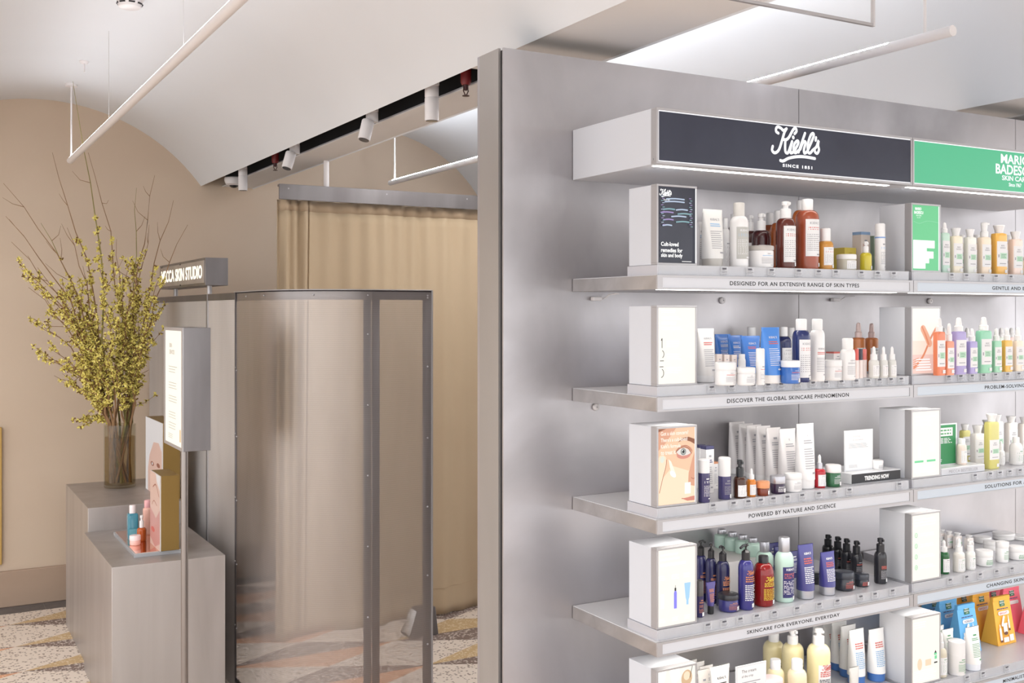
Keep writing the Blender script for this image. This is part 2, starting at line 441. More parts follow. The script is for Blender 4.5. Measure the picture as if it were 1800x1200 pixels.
# track with spotlights
tr = thing('lighting_track', 'black lighting track recessed in the dark ceiling slot', 'lighting track', (1.56, 2.94, ZS+.055))
MB().box(-.018, .018, 0, 3.4, 0, .03, M_BLACK).build('track_rail', tr)
MB().box(-.013, -.008, 0, 3.4, -.003, .0, M_GREYINK).build('conductor', tr)
MB().box(.008, .013, 0, 3.4, -.003, .0, M_GREYINK).build('conductor', tr)
tr2 = tag(MB().box(1.631, 1.636, 2.94, 6.0, ZS+.008, ZS+.014, M_GREYINK).build('cable_tray'), 'thin grey metal edge rail along the dark ceiling slot', 'rail')
def spot(px, tilt, roll, label):
    Y = YatX(px, 1.56)
    t = thing('spotlight', label, 'spotlight', (1.56, Y, ZS+.052), group='white cylinder spotlights on the ceiling track')
    MB().box(-.014, .014, -.03, .03, -.028, .0, M_LAMPW).build('adapter', t)
    xf = Matrix.Rotation(radians(tilt), 4, 'Y') @ Matrix.Rotation(radians(roll), 4, 'X')
    b = MB().rings([(.0235, .0235, -.066), (.0240, .0240, -.064), (.0240, .0240, -.024), (.022, .022, -.020)], M_LAMPW, 28, xf=Matrix.Translation((0,0,0)))
    b.build('base_cylinder', t)
    h = MB().rings([(.0205, .0205, -.146), (.0240, .0240, -.146), (.0245, .0245, -.070), (.0225, .0225, -.066)], M_LAMPW, 28, xf=xf); h.build('lamp_head', t)
    MB().rings([(.0200, .0200, -.1475), (.0200, .0200, -.1455)], mat('lens_dark', (70, 72, 78), .15), 24, xf=xf).build('lens', t)
spot(427, 0, 0, 'spotlight farthest from the display wall, pointing straight down beside the security camera')
spot(518, 18, -8, 'tilted spotlight second from the far end of the track')
spot(654, 16, -6, 'tilted spotlight between the curtain rod and the nearest spotlight')
spot(759, 0, 0, 'spotlight nearest the metal display wall, pointing straight down')
M_RED = mat('sprinkler_red', (120, 26, 28), .4); M_DK = mat('sprinkler_brown', (60, 34, 34), .4, .5)
def sprinkler(px, label):
    Y = YatX(px, 1.615)
    t = thing('sprinkler', label, 'sprinkler', (1.60, Y, ZS+.01), group='red fire sprinklers in the ceiling slot')
    MB().rings([(.014, .014, -.01), (.018, .018, .0), (.019, .019, .12)], M_RED, 20).build('sleeve', t)
    MB().rings([(.006, .006, -.028), (.009, .009, -.010)], M_DK, 14).build('nozzle', t)
    b = MB()
    for s_ in (-1, 1): b.tube([(s_*.008, 0, -.012), (s_*.009, 0, -.03), (s_*.002, 0, -.044)], .0018, M_DK, 6)
    b.build('frame_arm', t)
    MB().rings([(.012, .012, -.047), (.012, .012, -.045)], M_DK, 18).build('deflector', t)
sprinkler(489, 'small red sprinkler at the far end of the ceiling slot')
sprinkler(826, 'red sprinkler next to the top of the metal display wall')
cy = YatX(411, 1.6)
t = thing('security_camera', 'white dome security camera at the far end of the ceiling slot', 'security camera', (1.6, cy, ZS))
MB().rings([(.030, .030, -.030), (.045, .045, -.022), (.052, .052, -.006), (.052, .052, .012), (.048, .048, .016)], M_LAMPW, 28).build('housing', t)
MB().rings([(.001, .001, -.044), (.014, .014, -.042), (.024, .024, -.035), (.027, .027, -.026)], mat('dome_smoke', (36, 36, 40), .1), 24).build('dome', t)
# smoke detector and little junction plug on the left vault
sx, sy = .66, 3.9
for _ in range(3):
    zz = vz(sx, -.197, 1.505)-.03; sy = sx/tan(ang(228))
    d_ = (zz-EYE)*F/(HY-8)                     # depth at which the detector meets row 8
    sy = (d_-sx*sin(YAW))/cos(YAW); sx = sy*tan(ang(228))
zc = vz(sx, -.197, 1.505)
t = thing('smoke_detector', 'white round smoke detector on the left vault', 'smoke detector', (sx, sy, zc))
MB().rings([(.052, .052, -.012), (.052, .052, .012)], M_LAMPW, 32).build('base', t)
MB().rings([(.034, .034, -.044), (.040, .040, -.040), (.046, .046, -.022), (.050, .050, -.012)], M_LAMPW, 32).build('cover', t)
v = MB()
for k in range(8):
    a = 2*pi*k/8; v.box(-.011, .011, -.0465, -.042, -.031, -.026, M_BLACK, Matrix.Rotation(a, 4, 'Z'))
v.build('vent_slot', t)
jx = .70; jz = vz(jx, -.197, 1.505); jd = (jz-.03-EYE)*F/(HY-118); jy = (jd-jx*sin(YAW))/cos(YAW); jx = jy*tan(ang(148))
t = thing('ceiling_bracket', 'small white cable bracket on the left vault beside the tube pendant', 'bracket', (jx, jy, vz(jx, -.197, 1.505)))
MB().rings([(.014, .014, -.012), (.022, .022, -.004), (.022, .022, .006)], M_LAMPW, 20).build('rose', t)
MB().tube([(0, 0, -.01), (0, 0, -.05)], .004, M_LAMPW, 8).build('stem', t)
# hanging clear sheet, top right
hx1 = XatY(1535, 1.6); hx0 = XatY(1236, 1.6); hz = Zof(46, hx1, 1.6)
t = thing('hanging_acrylic_panel', 'clear acrylic panel hanging from the ceiling above the display wall', 'acrylic panel', (hx0, 1.6, hz))
MB().box(0, hx1-hx0, 0, .006, .006, .42, mat('acrylic_sheet', (245, 246, 248), .05, alpha=.05)).build('sheet', t)
MB().box(0, hx1-hx0, -.001, .007, 0, .006, mat('acrylic_edge', (170, 168, 170), .12, .2)).build('bottom_edge', t)
MB().box(hx1-hx0-.0, hx1-hx0+.005, -.001, .007, 0, .42, mat('acrylic_edge_light', (196, 194, 196), .12, .1)).build('side_edge', t)

# ------------------------------------------------------------------ curtain
CY = 5.05
cx0, cx1 = XatY(490, CY), 3.25
zt, zb = Zof(323, cx0, CY), Zof(350, cx0, CY)
t = thing('curtain_rail', 'grey metal curtain rail hung from the ceiling', 'curtain rail', (cx0, CY, zb))
MB().box(0, cx1-cx0, -.012, .0, 0, zt-zb, M_FRAME).build('front_fascia', t, bevel=.001)
MB().box(.003, cx1-cx0, 0, .03, zt-zb-.01, zt-zb, M_FRAME).build('top_channel', t)
rx = XatY(575, CY)-cx0
MB().tube([(rx, .012, zt-zb-.005), (rx, .012, ZS+.006-zb)], .0135, M_LAMPW, 14).build('hanger_rod', t)
for q in (.045, .56, 1.02): MB().rings([(.004, .004, -.0135), (.004, .004, -.0115)], M_LBFRAME, 10, xf=Matrix.Translation((q, 0, (zt-zb)*.72)) @ Matrix.Rotation(pi/2, 4, 'X') @ Matrix.Translation((0,0,.0245))).build('screw', t)
M_CURT = noisy('ochre_curtain_cloth', (194, 174, 146), (186, 165, 137), (2, 2, 1), .85, 0, 4, bump=.05, bscale=400)
M_CURT2 = noisy('curtain_heading_cloth', (186, 164, 138), (180, 158, 132), (2, 2, 1), .85, 0, 4)
def curtain(name, x0, x1, seed, label):
    r = random.Random(seed); nx, nz = 420, 40; h = zb+.004; vs = []
    ph = [r.random()*6.28 for _ in range(8)]
    wl = x1-x0
    for j in range(nz+1):
        z = h*j/nz; tz = j/nz
        for i in range(nx+1):
            u = wl*i/nx
            top = .010*sin(u*2*pi/.095+1.6*sin(u*7+ph[0]))*(.25+.75*max(0, tz-.70)/.30)
            low = .030*sin(u*2*pi/.42+ph[1]+.5*sin(u*3+ph[2])+.8*(1-tz)*sin(u*1.3+ph[5]))*(1-.7*tz)+.012*sin(u*2*pi/.17+ph[3])*(1-tz)*.8
            edge = 0
            if u < .16: top += .012*sin(u*2*pi/.05)*(.5+.5*tz)
            fold = .02*sin((u*1.4-(1-tz)*2.2)*3.2+ph[4])*(1-tz)**1.5*min(1, max(0, (u-.6)*2))
            dx = -.018*(1-tz)*(1 if u < .2 else max(0, 1-(u-.2)*4))
            vs.append((x0+u+dx, CY+.045+top+low+fold, max(.003, z+(.012 if j == 0 else 0)*sin(u*9))))
    fs = [(j*(nx+1)+i, j*(nx+1)+i+1, (j+1)*(nx+1)+i+1, (j+1)*(nx+1)+i) for j in range(nz) for i in range(nx)]
    k = int(nz*.976)
    t = thing(name, label, 'curtain', (0, 0, 0))
    a = MB(); a.add(vs, fs[:k*nx], M_CURT); o = a.build('cloth', t); o.modifiers.new('thick', 'SOLIDIFY').thickness = .002
    a = MB(); a.add(vs, fs[k*nx:], M_CURT2); o = a.build('heading_tape', t); o.modifiers.new('thick', 'SOLIDIFY').thickness = .002
    # hem line low down
    a = MB(); P = [(vs[6*(nx+1)//2*0+i][0], vs[2*(nx+1)+i][1]-.0035, vs[2*(nx+1)+i][2]+.04) for i in range(0, nx+1, 6)]
    a.tube(P, .0012, M_CURT2, 5); a.build('hem_seam', t)
    return t
curtain('curtain', cx0+.006, cx1-.02, 3, 'floor-length ochre pleated curtain behind the mesh booth')
# small metal stand on the floor by the curtain
fx, fy = G(768, 1113, 0)
t = thing('floor_stand', 'small sloping metal floor stand with a white card, beside the curtain', 'floor stand', (fx-.02, fy+.02, 0), radians(0))
b = MB(); b.add([(-.13,-.04,0),(.02,-.04,0),(.02,.09,0),(-.13,.09,0),(-.085,-.02,.135),(.012,-.02,.135),(.012,.05,.135),(-.085,.05,.135)],
    [(0,3,2,1),(4,5,6,7),(0,1,5,4),(1,2,6,5),(2,3,7,6),(3,0,4,7)], M_FRAME); b.build('body', t, bevel=.002, smooth=False)
b = MB(); b.add([(-.128,-.03,.012),(-.128,.08,.012),(-.088,.05,.125),(-.088,-.02,.125)], [(0,1,2,3)], M_PAPER, Matrix.Translation((-.004,0,.0))); b.build('card', t).modifiers.new('t', 'SOLIDIFY').thickness = .001

# ochre panel at the very left of the back wall
tag(MB().box(.20, XatY(3.2, 6.395), 6.384, 6.41, .235, .98, mat('ochre_panel_paint', (196, 160, 92), .7)).build('wall_panel', bevel=.003), 'ochre yellow panel edge against the beige wall at the far left', 'panel')

# ------------------------------------------------------------------ mesh booth
KX, KF, KR = 1.205, 3.80, .36
KH = 1.687
def meshmat(name, c, a, rough, me=.8):
    m = noisy(name, c, tuple(v-14 for v in c), (5, 5, 1.2), rough, me, 4, .3, .7)
    nt = m.node_tree; N = nt.nodes; L = nt.links; out = [n for n in N if n.type == 'OUTPUT_MATERIAL'][0]
    tr_ = N.new('ShaderNodeBsdfTransparent'); mx = N.new('ShaderNodeMixShader')
    L.new(tr_.outputs[0], mx.inputs[1]); L.new(N['Principled BSDF'].outputs[0], mx.inputs[2]); L.new(mx.outputs[0], out.inputs[0])
    # woven wires: slightly denser and thinner bands
    tc = N.new('ShaderNodeTexCoord'); wv = N.new('ShaderNodeTexWave'); wv.bands_direction = 'Z'; wv.inputs['Scale'].default_value = 40
    wv.inputs['Distortion'].default_value = 1.5; L.new(tc.outputs['Object'], wv.inputs['Vector'])
    mr = N.new('ShaderNodeMapRange'); mr.inputs[3].default_value = a-.015; mr.inputs[4].default_value = a+.015
    L.new(wv.outputs['Fac'], mr.inputs[0]); L.new(mr.outputs[0], mx.inputs[0])
    return m
M_MESH = meshmat('woven_steel_mesh', (200, 193, 190), .46, .42)
M_MESHD = meshmat('woven_steel_mesh_side', (216, 212, 210), .84, .5, .3)
def path(s0, s1, off=0., n=1):
    """plan line of the booth wall from arc position s0 to s1 (0 = seam at the back)"""
    A = 4.506; l1 = A-(KF+KR); l2 = pi/2*KR; out = []
    for i in range(n+1):
        s_ = s0+(s1-s0)*i/n
        if s_ <= l1: p = (KX, A-s_); nn = (-1, 0)
        elif s_ <= l1+l2:
            a = (s_-l1)/KR; p = (KX+KR-KR*cos(a), KF+KR-KR*sin(a)); nn = (-cos(a), -sin(a))
        else: p = (KX+KR+(s_-l1-l2), KF); nn = (0, -1)
        out.append((p[0]+nn[0]*off, p[1]+nn[1]*off))
    return out
S1 = (4.506-(KF+KR)); S2 = S1+pi/2*KR; SE = S2+XatY(758, KF)-(KX+KR)
K = thing('mesh_booth_screen', 'curved steel mesh screen of the booth with riveted metal frame', 'partition screen', (0, 0, 0))
def sheet(name, s0, s1, z0, z1, off, m, n=1, th=.0015):
    P = path(s0, s1, off, n); vs = [(x, y, z) for z in (z0, z1) for x, y in P]; k = n+1
    b = MB(); b.add(vs, [(i, i+1, k+i+1, k+i) for i in range(n)], m)
    o = b.build(name, K)
    if th: sd = o.modifiers.new('thick', 'SOLIDIFY'); sd.thickness = th; sd.offset = 0
    return o
sM = S2+XatY(654, KF)-(KX+KR)
sheet('mesh_panel', 0, sM, .02, KH-.004, 0, M_MESH, 60, 0)
sheet('mesh_panel', sM, SE, .02, KH-.004, 0, M_MESH, 4, 0)
sheet('top_strip', 0, SE, KH-.036, KH, -.003, M_POST, 64, .003)
sheet('bottom_strip', 0, SE, 0, .05, -.003, M_POST, 64, .003)
sL = S2+XatY(640, KF)-(KX+KR); sR = S2+XatY(668, KF)-(KX+KR)
sheet('frame_post', sL, sM-.0015, 0, KH-.001, -.006, M_POST, 6, .003)
sheet('frame_post', sM+.0015, sR, 0, KH-.001, -.006, M_POST, 6, .003)
sheet('frame_post', SE-.034, SE, 0, KH, -.006, M_POST, 1, .003)
MB().box(path(SE,SE)[0][0]-.0, path(SE,SE)[0][0]+.006, KF-.004, KF+.03, 0, KH+.003, M_LBFRAME).build('end_trim', K)
sheet('top_trim', 0, SE, KH, KH+.004, .004, M_LBFRAME, 64, .012)
sheet('frame_post', -.004, .010, 0, KH, .003, M_POST, 2, .004)
def rivet(s_, z, off=.003):
    (x, y), = path(s_, s_, off, 0) if False else [path(s_, s_+1e-6, off, 1)[0]]
    (x2, y2) = path(s_, s_+1e-6, off+.01, 1)[0]
    a = math.atan2(y2-y, x2-x)
    MB().rings([(.0034, .0034, -.002), (.0034, .0034, .001), (.002, .002, .0026), (.0004, .0004, .003)], M_LBFRAME, 10,
        xf=Matrix.Translation((x, y, z)) @ Matrix.Rotation(a, 4, 'Z') @ Matrix.Rotation(pi/2, 4, 'Y')).build('rivet', K)
for z in (1.37, 1.09, .82, .55, .28):
    rivet(.006, z, .006); rivet(.02, z-.012, .003)
for z in (1.52, 1.25, .98, .71, .44, .17): rivet((sL+sM)/2, z, .002)
for z in (1.66, 1.39, 1.11, .84, .57, .30): rivet(SE-.016, z, .002)
for s_ in (.16, .40, .66): rivet(s_, KH-.018, .002)
rivet((sL+sM)/2, KH-.018, .002); rivet(SE-.016, KH-.018, .002)
# side wall of the booth, running back to the beige wall
KS = thing('booth_side_screen', 'straight steel mesh side of the booth running back to the beige wall', 'partition screen', (0, 0, 0))
for a, b_ in ((4.512, 5.0-.006), (5.0+.006, 6.38)):
    MB().box(KX-.001, KX+.001, a, b_, .0, KH-.004, M_MESHD).build('mesh_panel', KS)
    MB().box(KX-.004, KX-.001, a, b_, KH-.030, KH, M_POST).build('top_strip', KS)
    MB().box(KX+.001, KX+.006, a, b_, 0, KH-.002, M_POST).build('backing_sheet', KS) if a > 5 else None
MB().box(KX-.006, KX+.006, 4.996, 5.004, 0, KH, M_BLACK).build('black_seam', KS)  # solid black strip along the panel seam
MB().box(KX-.006, KX+.003, 4.985, 4.995, 0, KH, M_LBFRAME).build('edge_trim', KS)
# booth sign
SX = 1.158
t = thing('booth_sign', 'metal box sign with lit lettering on two posts above the booth', 'sign', (SX, 4.85, 1.7256))
SLn = 1.0; sb = MB().box(0, .103, 0, SLn, 0, .125, M_FRAME); sb.build('box', t, bevel=.0015)
fr = MB().box(-.002, 0, .02, SLn-.02, .012, .113, M_PLINTH); fr.build('face_plate', t)
a = Art(base=.003); a.text('MECCA SKIN STUDIO', .5*SLn, .032, .062, glow('sign_letters_lit', (255, 246, 226), 1.3), bold=.03, width=.90)
NOFLIP.add('lit_lettering')
a.flat(at=(0, SLn, 0), rotz=-pi/2).build('lit_lettering', t, smooth=False)
for y in (.12, .84):
    MB().rings([(.011, .011, -.037), (.011, .011, 0)], M_LBFRAME, 16, ctr=(.048, y)).build('post', t)
for y, z in ((.5, .112), (.5, .012), (.94, .112), (.94, .012)): MB().rings([(.004, .004, -.0035), (.004, .004, -.0005)], M_BLACK, 10, xf=Matrix.Translation((0, y, z)) @ Matrix.Rotation(pi/2, 4, 'Y')).build('screw', t)
# lit menu box on a pole
MX, MY = .8525, 3.90
t = thing('menu_lightbox', 'tall metal lightbox with a lit white treatment menu on a round pole', 'lightbox', (MX, MY, 0))
MB().box(.002, .098, 0, .32, 1.102, 1.547, M_FRAME).build('housing', t, bevel=.001)
fb = MB(); z0, z1 = 1.102, 1.547
fb.box(-.002, .002, 0, .02, z0, z1, M_LBFRAME).box(-.002, .002, .296, .32, z0, z1, M_LBFRAME).box(-.002, .002, .02, .296, z0, z0+.012, M_LBFRAME).box(-.002, .002, .02, .296, z1-.012, z1, M_LBFRAME)
fb.build('face_frame', t)
MB().box(-.0005, .002, .02, .296, z0+.012, z1-.012, glow('menu_panel_lit', (252, 246, 232), .85)).build('lit_panel', t)
a = Art(base=.0015); gi = mat('menu_ink', (176, 170, 160), .6)
a.text('SKIN', -.225, z1-.075, .016, gi, 'l', .02); a.text('SERVICES', -.225, z1-.10, .016, gi, 'l', .02)
for k, z in enumerate((.14, .20, .25, .31, .35)):
    a.lines(-.235, z1-z-.03, -.09, z1-z, 3, gi, .22, k+2)
a.rect(-.05, z0+.03, -.03, z0+.075, mat('menu_tan', (206, 180, 140), .6))
a.lines(-.24, z0+.03, -.16, z0+.05, 3, gi, .3, 9)
NOFLIP.add('menu_print'); a.flat(at=(0, 0, 0), rotz=-pi/2).build('menu_print', t, smooth=False)
MB().tube([(.010, .022, 0), (.010, .022, z0)], .0125, mat('pole_steel', (150, 143, 139), .3, .8), 20).build('pole', t)
MB().rings([(.11, .11, 0), (.11, .11, .006), (.105, .105, .009)], M_FRAME, 32, ctr=(.010, .022)).build('foot_plate', t)

# plinths
t = tag(MB().box(.697, 1.118, 5.102, 5.88, 0, .722, M_PLINTH).build('plinth', bevel=.0015), 'taller rear metal plinth carrying the vase of branches', 'plinth')
t = tag(MB().box(.680, 1.118, 4.345, 5.100, 0, .615, M_PLINTH).build('plinth', bevel=.0015, rotz=0), 'lower front metal plinth with the small product tray', 'plinth')
# tray and small products on the front plinth
TZ = .615
t = thing('display_tray', 'clear mirrored display tray on the front plinth', 'tray', (.785, 4.47, TZ))
MB().box(0, .188, 0, .50, 0, .016, mat('tray_acrylic', (214, 216, 220), .1, alpha=.6)).build('block', t, bevel=.001)
MB().box(.006, .182, .006, .494, .016, .0175, mat('mirror_copper', (236, 196, 176), .06, 1.)).build('mirror_top', t)
PT = TZ+.0176
def posterbox(x, y, w, d, h, z, label, sc):
    t = thing('poster_lightbox', label, 'display box', (x, y, z))
    MB().box(.004, w, 0, d, 0, h, mat('gold_bronze_side', (140, 112, 58), .45, .35)).build('case', t, bevel=.001)
    a = Art(base=.0005); n = 'skin_print'
    skin = glow('skin_print_pink', (246, 206, 190), .45); dk = mat('print_brow', (150, 100, 84), .6); wh = glow('print_white', (244, 240, 240), .5)
    pk = glow('print_pink', (238, 170, 160), .4); rd = mat('print_lip', (196, 104, 96), .6)
    a.rect(0, 0, d, h, wh)
    if sc == 0:
        a.poly([(d*.15, 0), (d*.98, 0), (d*.98, h*.62), (d*.8, h*.72), (d*.5, h*.70), (d*.25, h*.5), (d*.15, h*.3)], skin)
        a.ell(d*.42, h*.40, d*.10, h*.03, dk); a.ell(d*.78, h*.42, d*.10, h*.03, dk); a.ell(d*.6, h*.12, d*.14, h*.03, rd)
        a.ell(d*.42, h*.40, d*.04, h*.018, wh); a.ell(d*.60, h*.28, d*.06, h*.04, pk)
    else:
        a.rect(0, 0, d, h, skin); a.poly([(0, h*.1), (d*.5, 0), (d, h*.1), (d, h*.55), (d*.6, h*.4), (0, h*.5)], pk)
        a.stroke([(d*.3, h*.8), (d*.6, h*.85), (d*.9, h*.72)], .006, dk); a.stroke([(d*.2, h*.55), (d*.4, h*.62), (d*.7, h*.58)], .004, dk)
        a.ell(d*.3, h*.22, d*.18, h*.035, rd); a.poly([(d*.7, h*.9), (d, h*.8), (d, h), (d*.6, h)], wh)
    NOFLIP.add('poster_print')
    a.flat(at=(.004, d, 0), rotz=-pi/2).build('poster_print', t, smooth=False)
    MB().box(0, .004, 0, d, 0, h, mat('print_backing', (220, 214, 210), .5)).build('backing', t)
    t2 = [c for c in t.children if c.name.startswith('poster_print')][0]; t2.location.x = -.004
    return t
posterbox(.883, 4.459, .076, .20, .305, PT, 'bronze-sided display box with a pink portrait on the mirrored tray', 1)
posterbox(1.03, 5.15, .082, .40, .36, .722, 'taller bronze-sided display box with a face portrait on the rear plinth', 0)
# ------------------------------------------------------------------ shelves and header signs
X0, YF, WB, MW = 1.588, 2.088, 2.466, .914
ZT = [1.694, 1.394, 1.0945, .7945, .4945]
TRH = .025
NOFLIP.update({'lettering', 'print', 'emblem', 'screen_print', 'label', 'tag_print'})
ORD = ['top', 'second', 'third', 'fourth', 'fifth']
BAY = ['left', 'right']
STRIPTXT = [[('DESIGNED FOR AN EXTENSIVE RANGE OF SKIN TYPES', 1282, 1509), ('DISCOVER THE GLOBAL SKINCARE PHENOMENON', 1277, 1491),
             ('POWERED BY NATURE AND SCIENCE', 1315, 1468), ('SKINCARE FOR EVERYONE, EVERYDAY', 1312, 1475), None],
            [('GENTLE AND EFFECTIVE', 1743, None), ('PROBLEM-SOLVING SKINCARE', 1730, None), ('SOLUTIONS FOR ALL SKIN TYPES', 1730, None),
             ('CHANGING SKIN SINCE 1967', 1733, None), ('MINIMALIST', 1762, 1800)]]
def shelf(b, i):
    x0 = X0+b*(MW+.001); w = MW-.001; z = ZT[i]
    t = thing('display_shelf', '%s metal shelf from the top in the %s bay, label strip along its front' % (ORD[i], BAY[b]), 'shelf', (x0, YF, z))
    d = WB-YF
    body = MB().box(0, w, 0, d, -.0355, -.0015, M_SHELF); body.build('shelf_body', t, bevel=.0008)
    MB().box(.002, w-.002, .004, d, -.0015, 0, M_SHELFTOP).build('top_sheet', t)
    # front label rail
    fr = MB().box(.0, w, -.004, 0, -.0355, -.031, M_LBFRAME).box(0, w, -.004, 0, -.006, -.0005, M_LBFRAME).box(0, .016, -.004, 0, -.031, -.006, M_LBFRAME).box(w-.014, w, -.004, 0, -.031, -.006, M_LBFRAME)
    fr.build('rail_frame', t)
    st = MB().box(.016, w-.014, -.002, 0, -.031, -.006, M_STRIPA if b == 0 else M_STRIPB).build('label_strip', t)
    if STRIPTXT[b][i]:
        s, pa, pb = STRIPTXT[b][i]; ua = XatY(pa, YF)-x0
        a = Art(base=.0023)
        if pb: wid = XatY(pb, YF)-x0-ua
        else: wid = len(s)*.0125
        a.text(s, ua, -.0232, .0106, M_INK, 'l', .018, 1.12, width=wid)
        a.flat().build('lettering', st, smooth=False)
    # light strip under the shelf
    MB().box(.03, w-.05, .012, .042, -.0362, -.0350, M_LED).build('light_strip', t)
    # frosted product tray: strip along the front, deeper behind the lightbox
    tr_ = MB().prism([(.010, .010), (w-.004, .010), (w-.004, d-.004), (.212, d-.004), (.160, .135), (.010, .135)], .0, TRH, M_TRAY)
    tr_.build('product_tray', t, bevel=.0006)
    pr = MB().box(.012, w-.006, .006, .0095, .0005, TRH+.001, M_ACRYL); pr.build('price_rail', t)
    return t
for b in (0, 1):
    for i in range(5): shelf(b, i)
def header(b):
    x0 = X0+b*(MW+.001); w = MW-.001; z0, z1 = 1.966, 2.1035; d = WB-YF
    t = thing('header_sign', ['lit black header sign with white script lettering over the left bay', 'lit green header sign with white serif lettering over the right bay'][b], 'sign', (x0, YF, z0)); h = z1-z0
    MB().box(.001, w, .022, d, .0, h, M_WHITE).build('case', t, bevel=.0008)
    f = MB().box(0, w, -.001, .022, 0, .006, M_LBFRAME).box(0, w, -.001, .022, h-.006, h, M_LBFRAME).box(0, .006, -.001, .022, .006, h-.006, M_LBFRAME).box(w-.006, w, -.001, .022, .006, h-.006, M_LBFRAME)
    f.build('front_frame', t, bevel=.0005)
    e = MB(); ew = glow('sign_edge_lit', (250, 250, 255), .9)
    e.box(.006, .0085, .001, .004, .006, h-.006, ew).box(.0085, w-.006, .001, .004, h-.0085, h-.006, ew).box(.0085, w-.006, .001, .004, .006, .0085, ew)
    e.build('edge_glow', t)
    pm = noisy('sign_black_acrylic', (50, 53, 68), (56, 60, 75), (6, 6, 6), .22) if b == 0 else glow('sign_green_lit', (92, 205, 155), .62)
    MB().box(.0085, w-.0062, .0015, .020, .0085, h-.0085, pm).build('face', t)
    a = Art(base=-.0012); wl = glow('sign_white_lit', (250, 250, 255), .95)
    if b == 0:
        ul = XatY(1357, YF)-x0; ur = XatY(1440, YF)-x0; c = (ul+ur)/2
        logo(a, c, .060, ur-ul, wl)
        a.text('SINCE 1851', c+.006, .0195, .0085, wl, 'c', .045, 1.35, width=.107)
    else:
        c = XatY(1785, YF)-x0
        for s, pl, py, hh, bo in (('MARIO', 1760, 289, .0285, .025), ('BADESCU', 1751, 308, .0305, .025), ('SKIN CARE', 1762, 318.5, .0150, .02), ('Since 1967', 1774, 328.5, .0120, .02)):
            ul = XatY(pl, YF)-x0; a.text(s, c, Zof(py, c+x0, YF)-z0, hh, wl, bold=bo, width=2*(c-ul))
    a.flat().build('lettering', t, smooth=False)
    MB().box(.02, w-.06, .030, .044, -.0012, .001, M_LED).build('light_strip', t)
    if b == 0:
        for u, v in ((.0265, .012),): MB().rings([(.003, .003, -.002), (.003, .003, .001)], M_LBFRAME, 10, xf=Matrix.Translation((-.0, .014, v)) @ Matrix.Rotation(pi/2, 4, 'Y')).build('screw', t)
    return t
header(0); header(1)

# ------------------------------------------------------------------ lightboxes at the left end of every bay
LBH = .199
def lightbox(b, i, label, base, draw):
    x0 = X0+b*(MW+.001)+.012; y0 = YF+.014; z = ZT[i]+TRH+.0005; w, d, h = .126, .118, LBH
    t = thing('shelf_lightbox', label, 'lightbox', (x0, y0, z))
    MB().box(.001, w-.001, .024, d, .0, h-.001, M_WHITE).build('case', t, bevel=.001)
    f = MB().box(0, w, 0, .024, 0, .005, M_LBFRAME).box(0, w, 0, .024, h-.005, h, M_LBFRAME).box(0, .005, 0, .024, .005, h-.005, M_LBFRAME).box(w-.005, w, 0, .024, .005, h-.005, M_LBFRAME)
    f.build('front_frame', t, bevel=.0005)
    MB().box(.005, w-.005, .0012, .022, .005, h-.005, base).build('screen', t)
    a = Art(base=-.0009)
    draw(a, w, h); a.flat().build('screen_print', t, smooth=False)
    return t
G_WHITE = glow('screen_warm_white', (250, 246, 236), .80)
G_W = glow('screen_print_white', (255, 255, 255), .95)
FA = mat('print_faint_grey', (222, 220, 212), .5, em=(238, 236, 226), es=.36)
BLK = mat('print_black', (30, 30, 34), .5)
def s_black(a, w, h):
    logo(a, .027, h-.026, .036, G_W, 1.1, seg=3); a.text('SINCE 1851', .030, h-.040, .003, G_W, bold=.02)
    blues = [glow('glint_blue', (196, 214, 240), .6), glow('glint_violet', (180, 160, 220), .5), glow('glint_teal', (150, 196, 206), .5)]
    r = random.Random(4)
    for k, (v, u0, u1) in enumerate([(h-.034, .03, .085), (h-.041, .025, .085), (h-.060, .020, .055), (h-.060, .060, .095), (h-.068, .012, .050), (h-.070, .065, .105), (h-.077, .045, .090), (h-.086, .02, .05), (h-.090, .06, .10), (h-.100, .018, .045)]):
        a.stroke([(u0, v-.002), ((u0+u1)/2, v), (u1, v-.001)], .0034, blues[k % 3 if k > 1 else 0], seg=3)
    for k in range(14):
        v = h-.030-.006*k*.9; a.stroke([(.012+.004*(k % 2), v), (.018+.004*(k % 2), v+.0006)], .0016, blues[k % 3], False)
        a.stroke([(.100+.003*(k % 2), v-.002), (.106+.003*(k % 2), v-.002)], .0016, blues[(k+1) % 3], False)
    for k, s in enumerate(('Cult-loved', 'remedies for', 'skin and body')):
        a.text(s, .010, .046-.0150*k, .0105 if k != 2 else .0125, G_W, 'l', .025, sx=.92)
    a.rect(.075, .0085, .105, .0098, G_W)
    a.rect(w-.0085, .006, w-.0055, h-.006, G_W)
def s_steps(a, w, h):
    for k, (wd, v) in enumerate([(.055, .180), (.064, .164), (.060, .151), (.070, .138)]): a.lines(.014, v, .014+wd, v+.010, 2, FA, .3, k)
    a.rect(.0160, .094, .0178, .114, BLK); a.poly([(.0128, .112), (.0160, .1185), (.0178, .1185), (.0178, .114)], BLK)
    a.ring(.0150, .079, .0085, .010, .0016, BLK, -1.2, 1.3); a.rect(.010, .0618, .022, .0634, BLK)
    a.rect(.009, .0470, .021, .0486, BLK); a.ring(.0140, .032, .0085, .011, .0016, BLK, -1.6, 1.3)
    for k, v in enumerate((.096, .064, .030)): a.lines(.030, v, .078, v+.018, 3, FA, .3, 20+k)
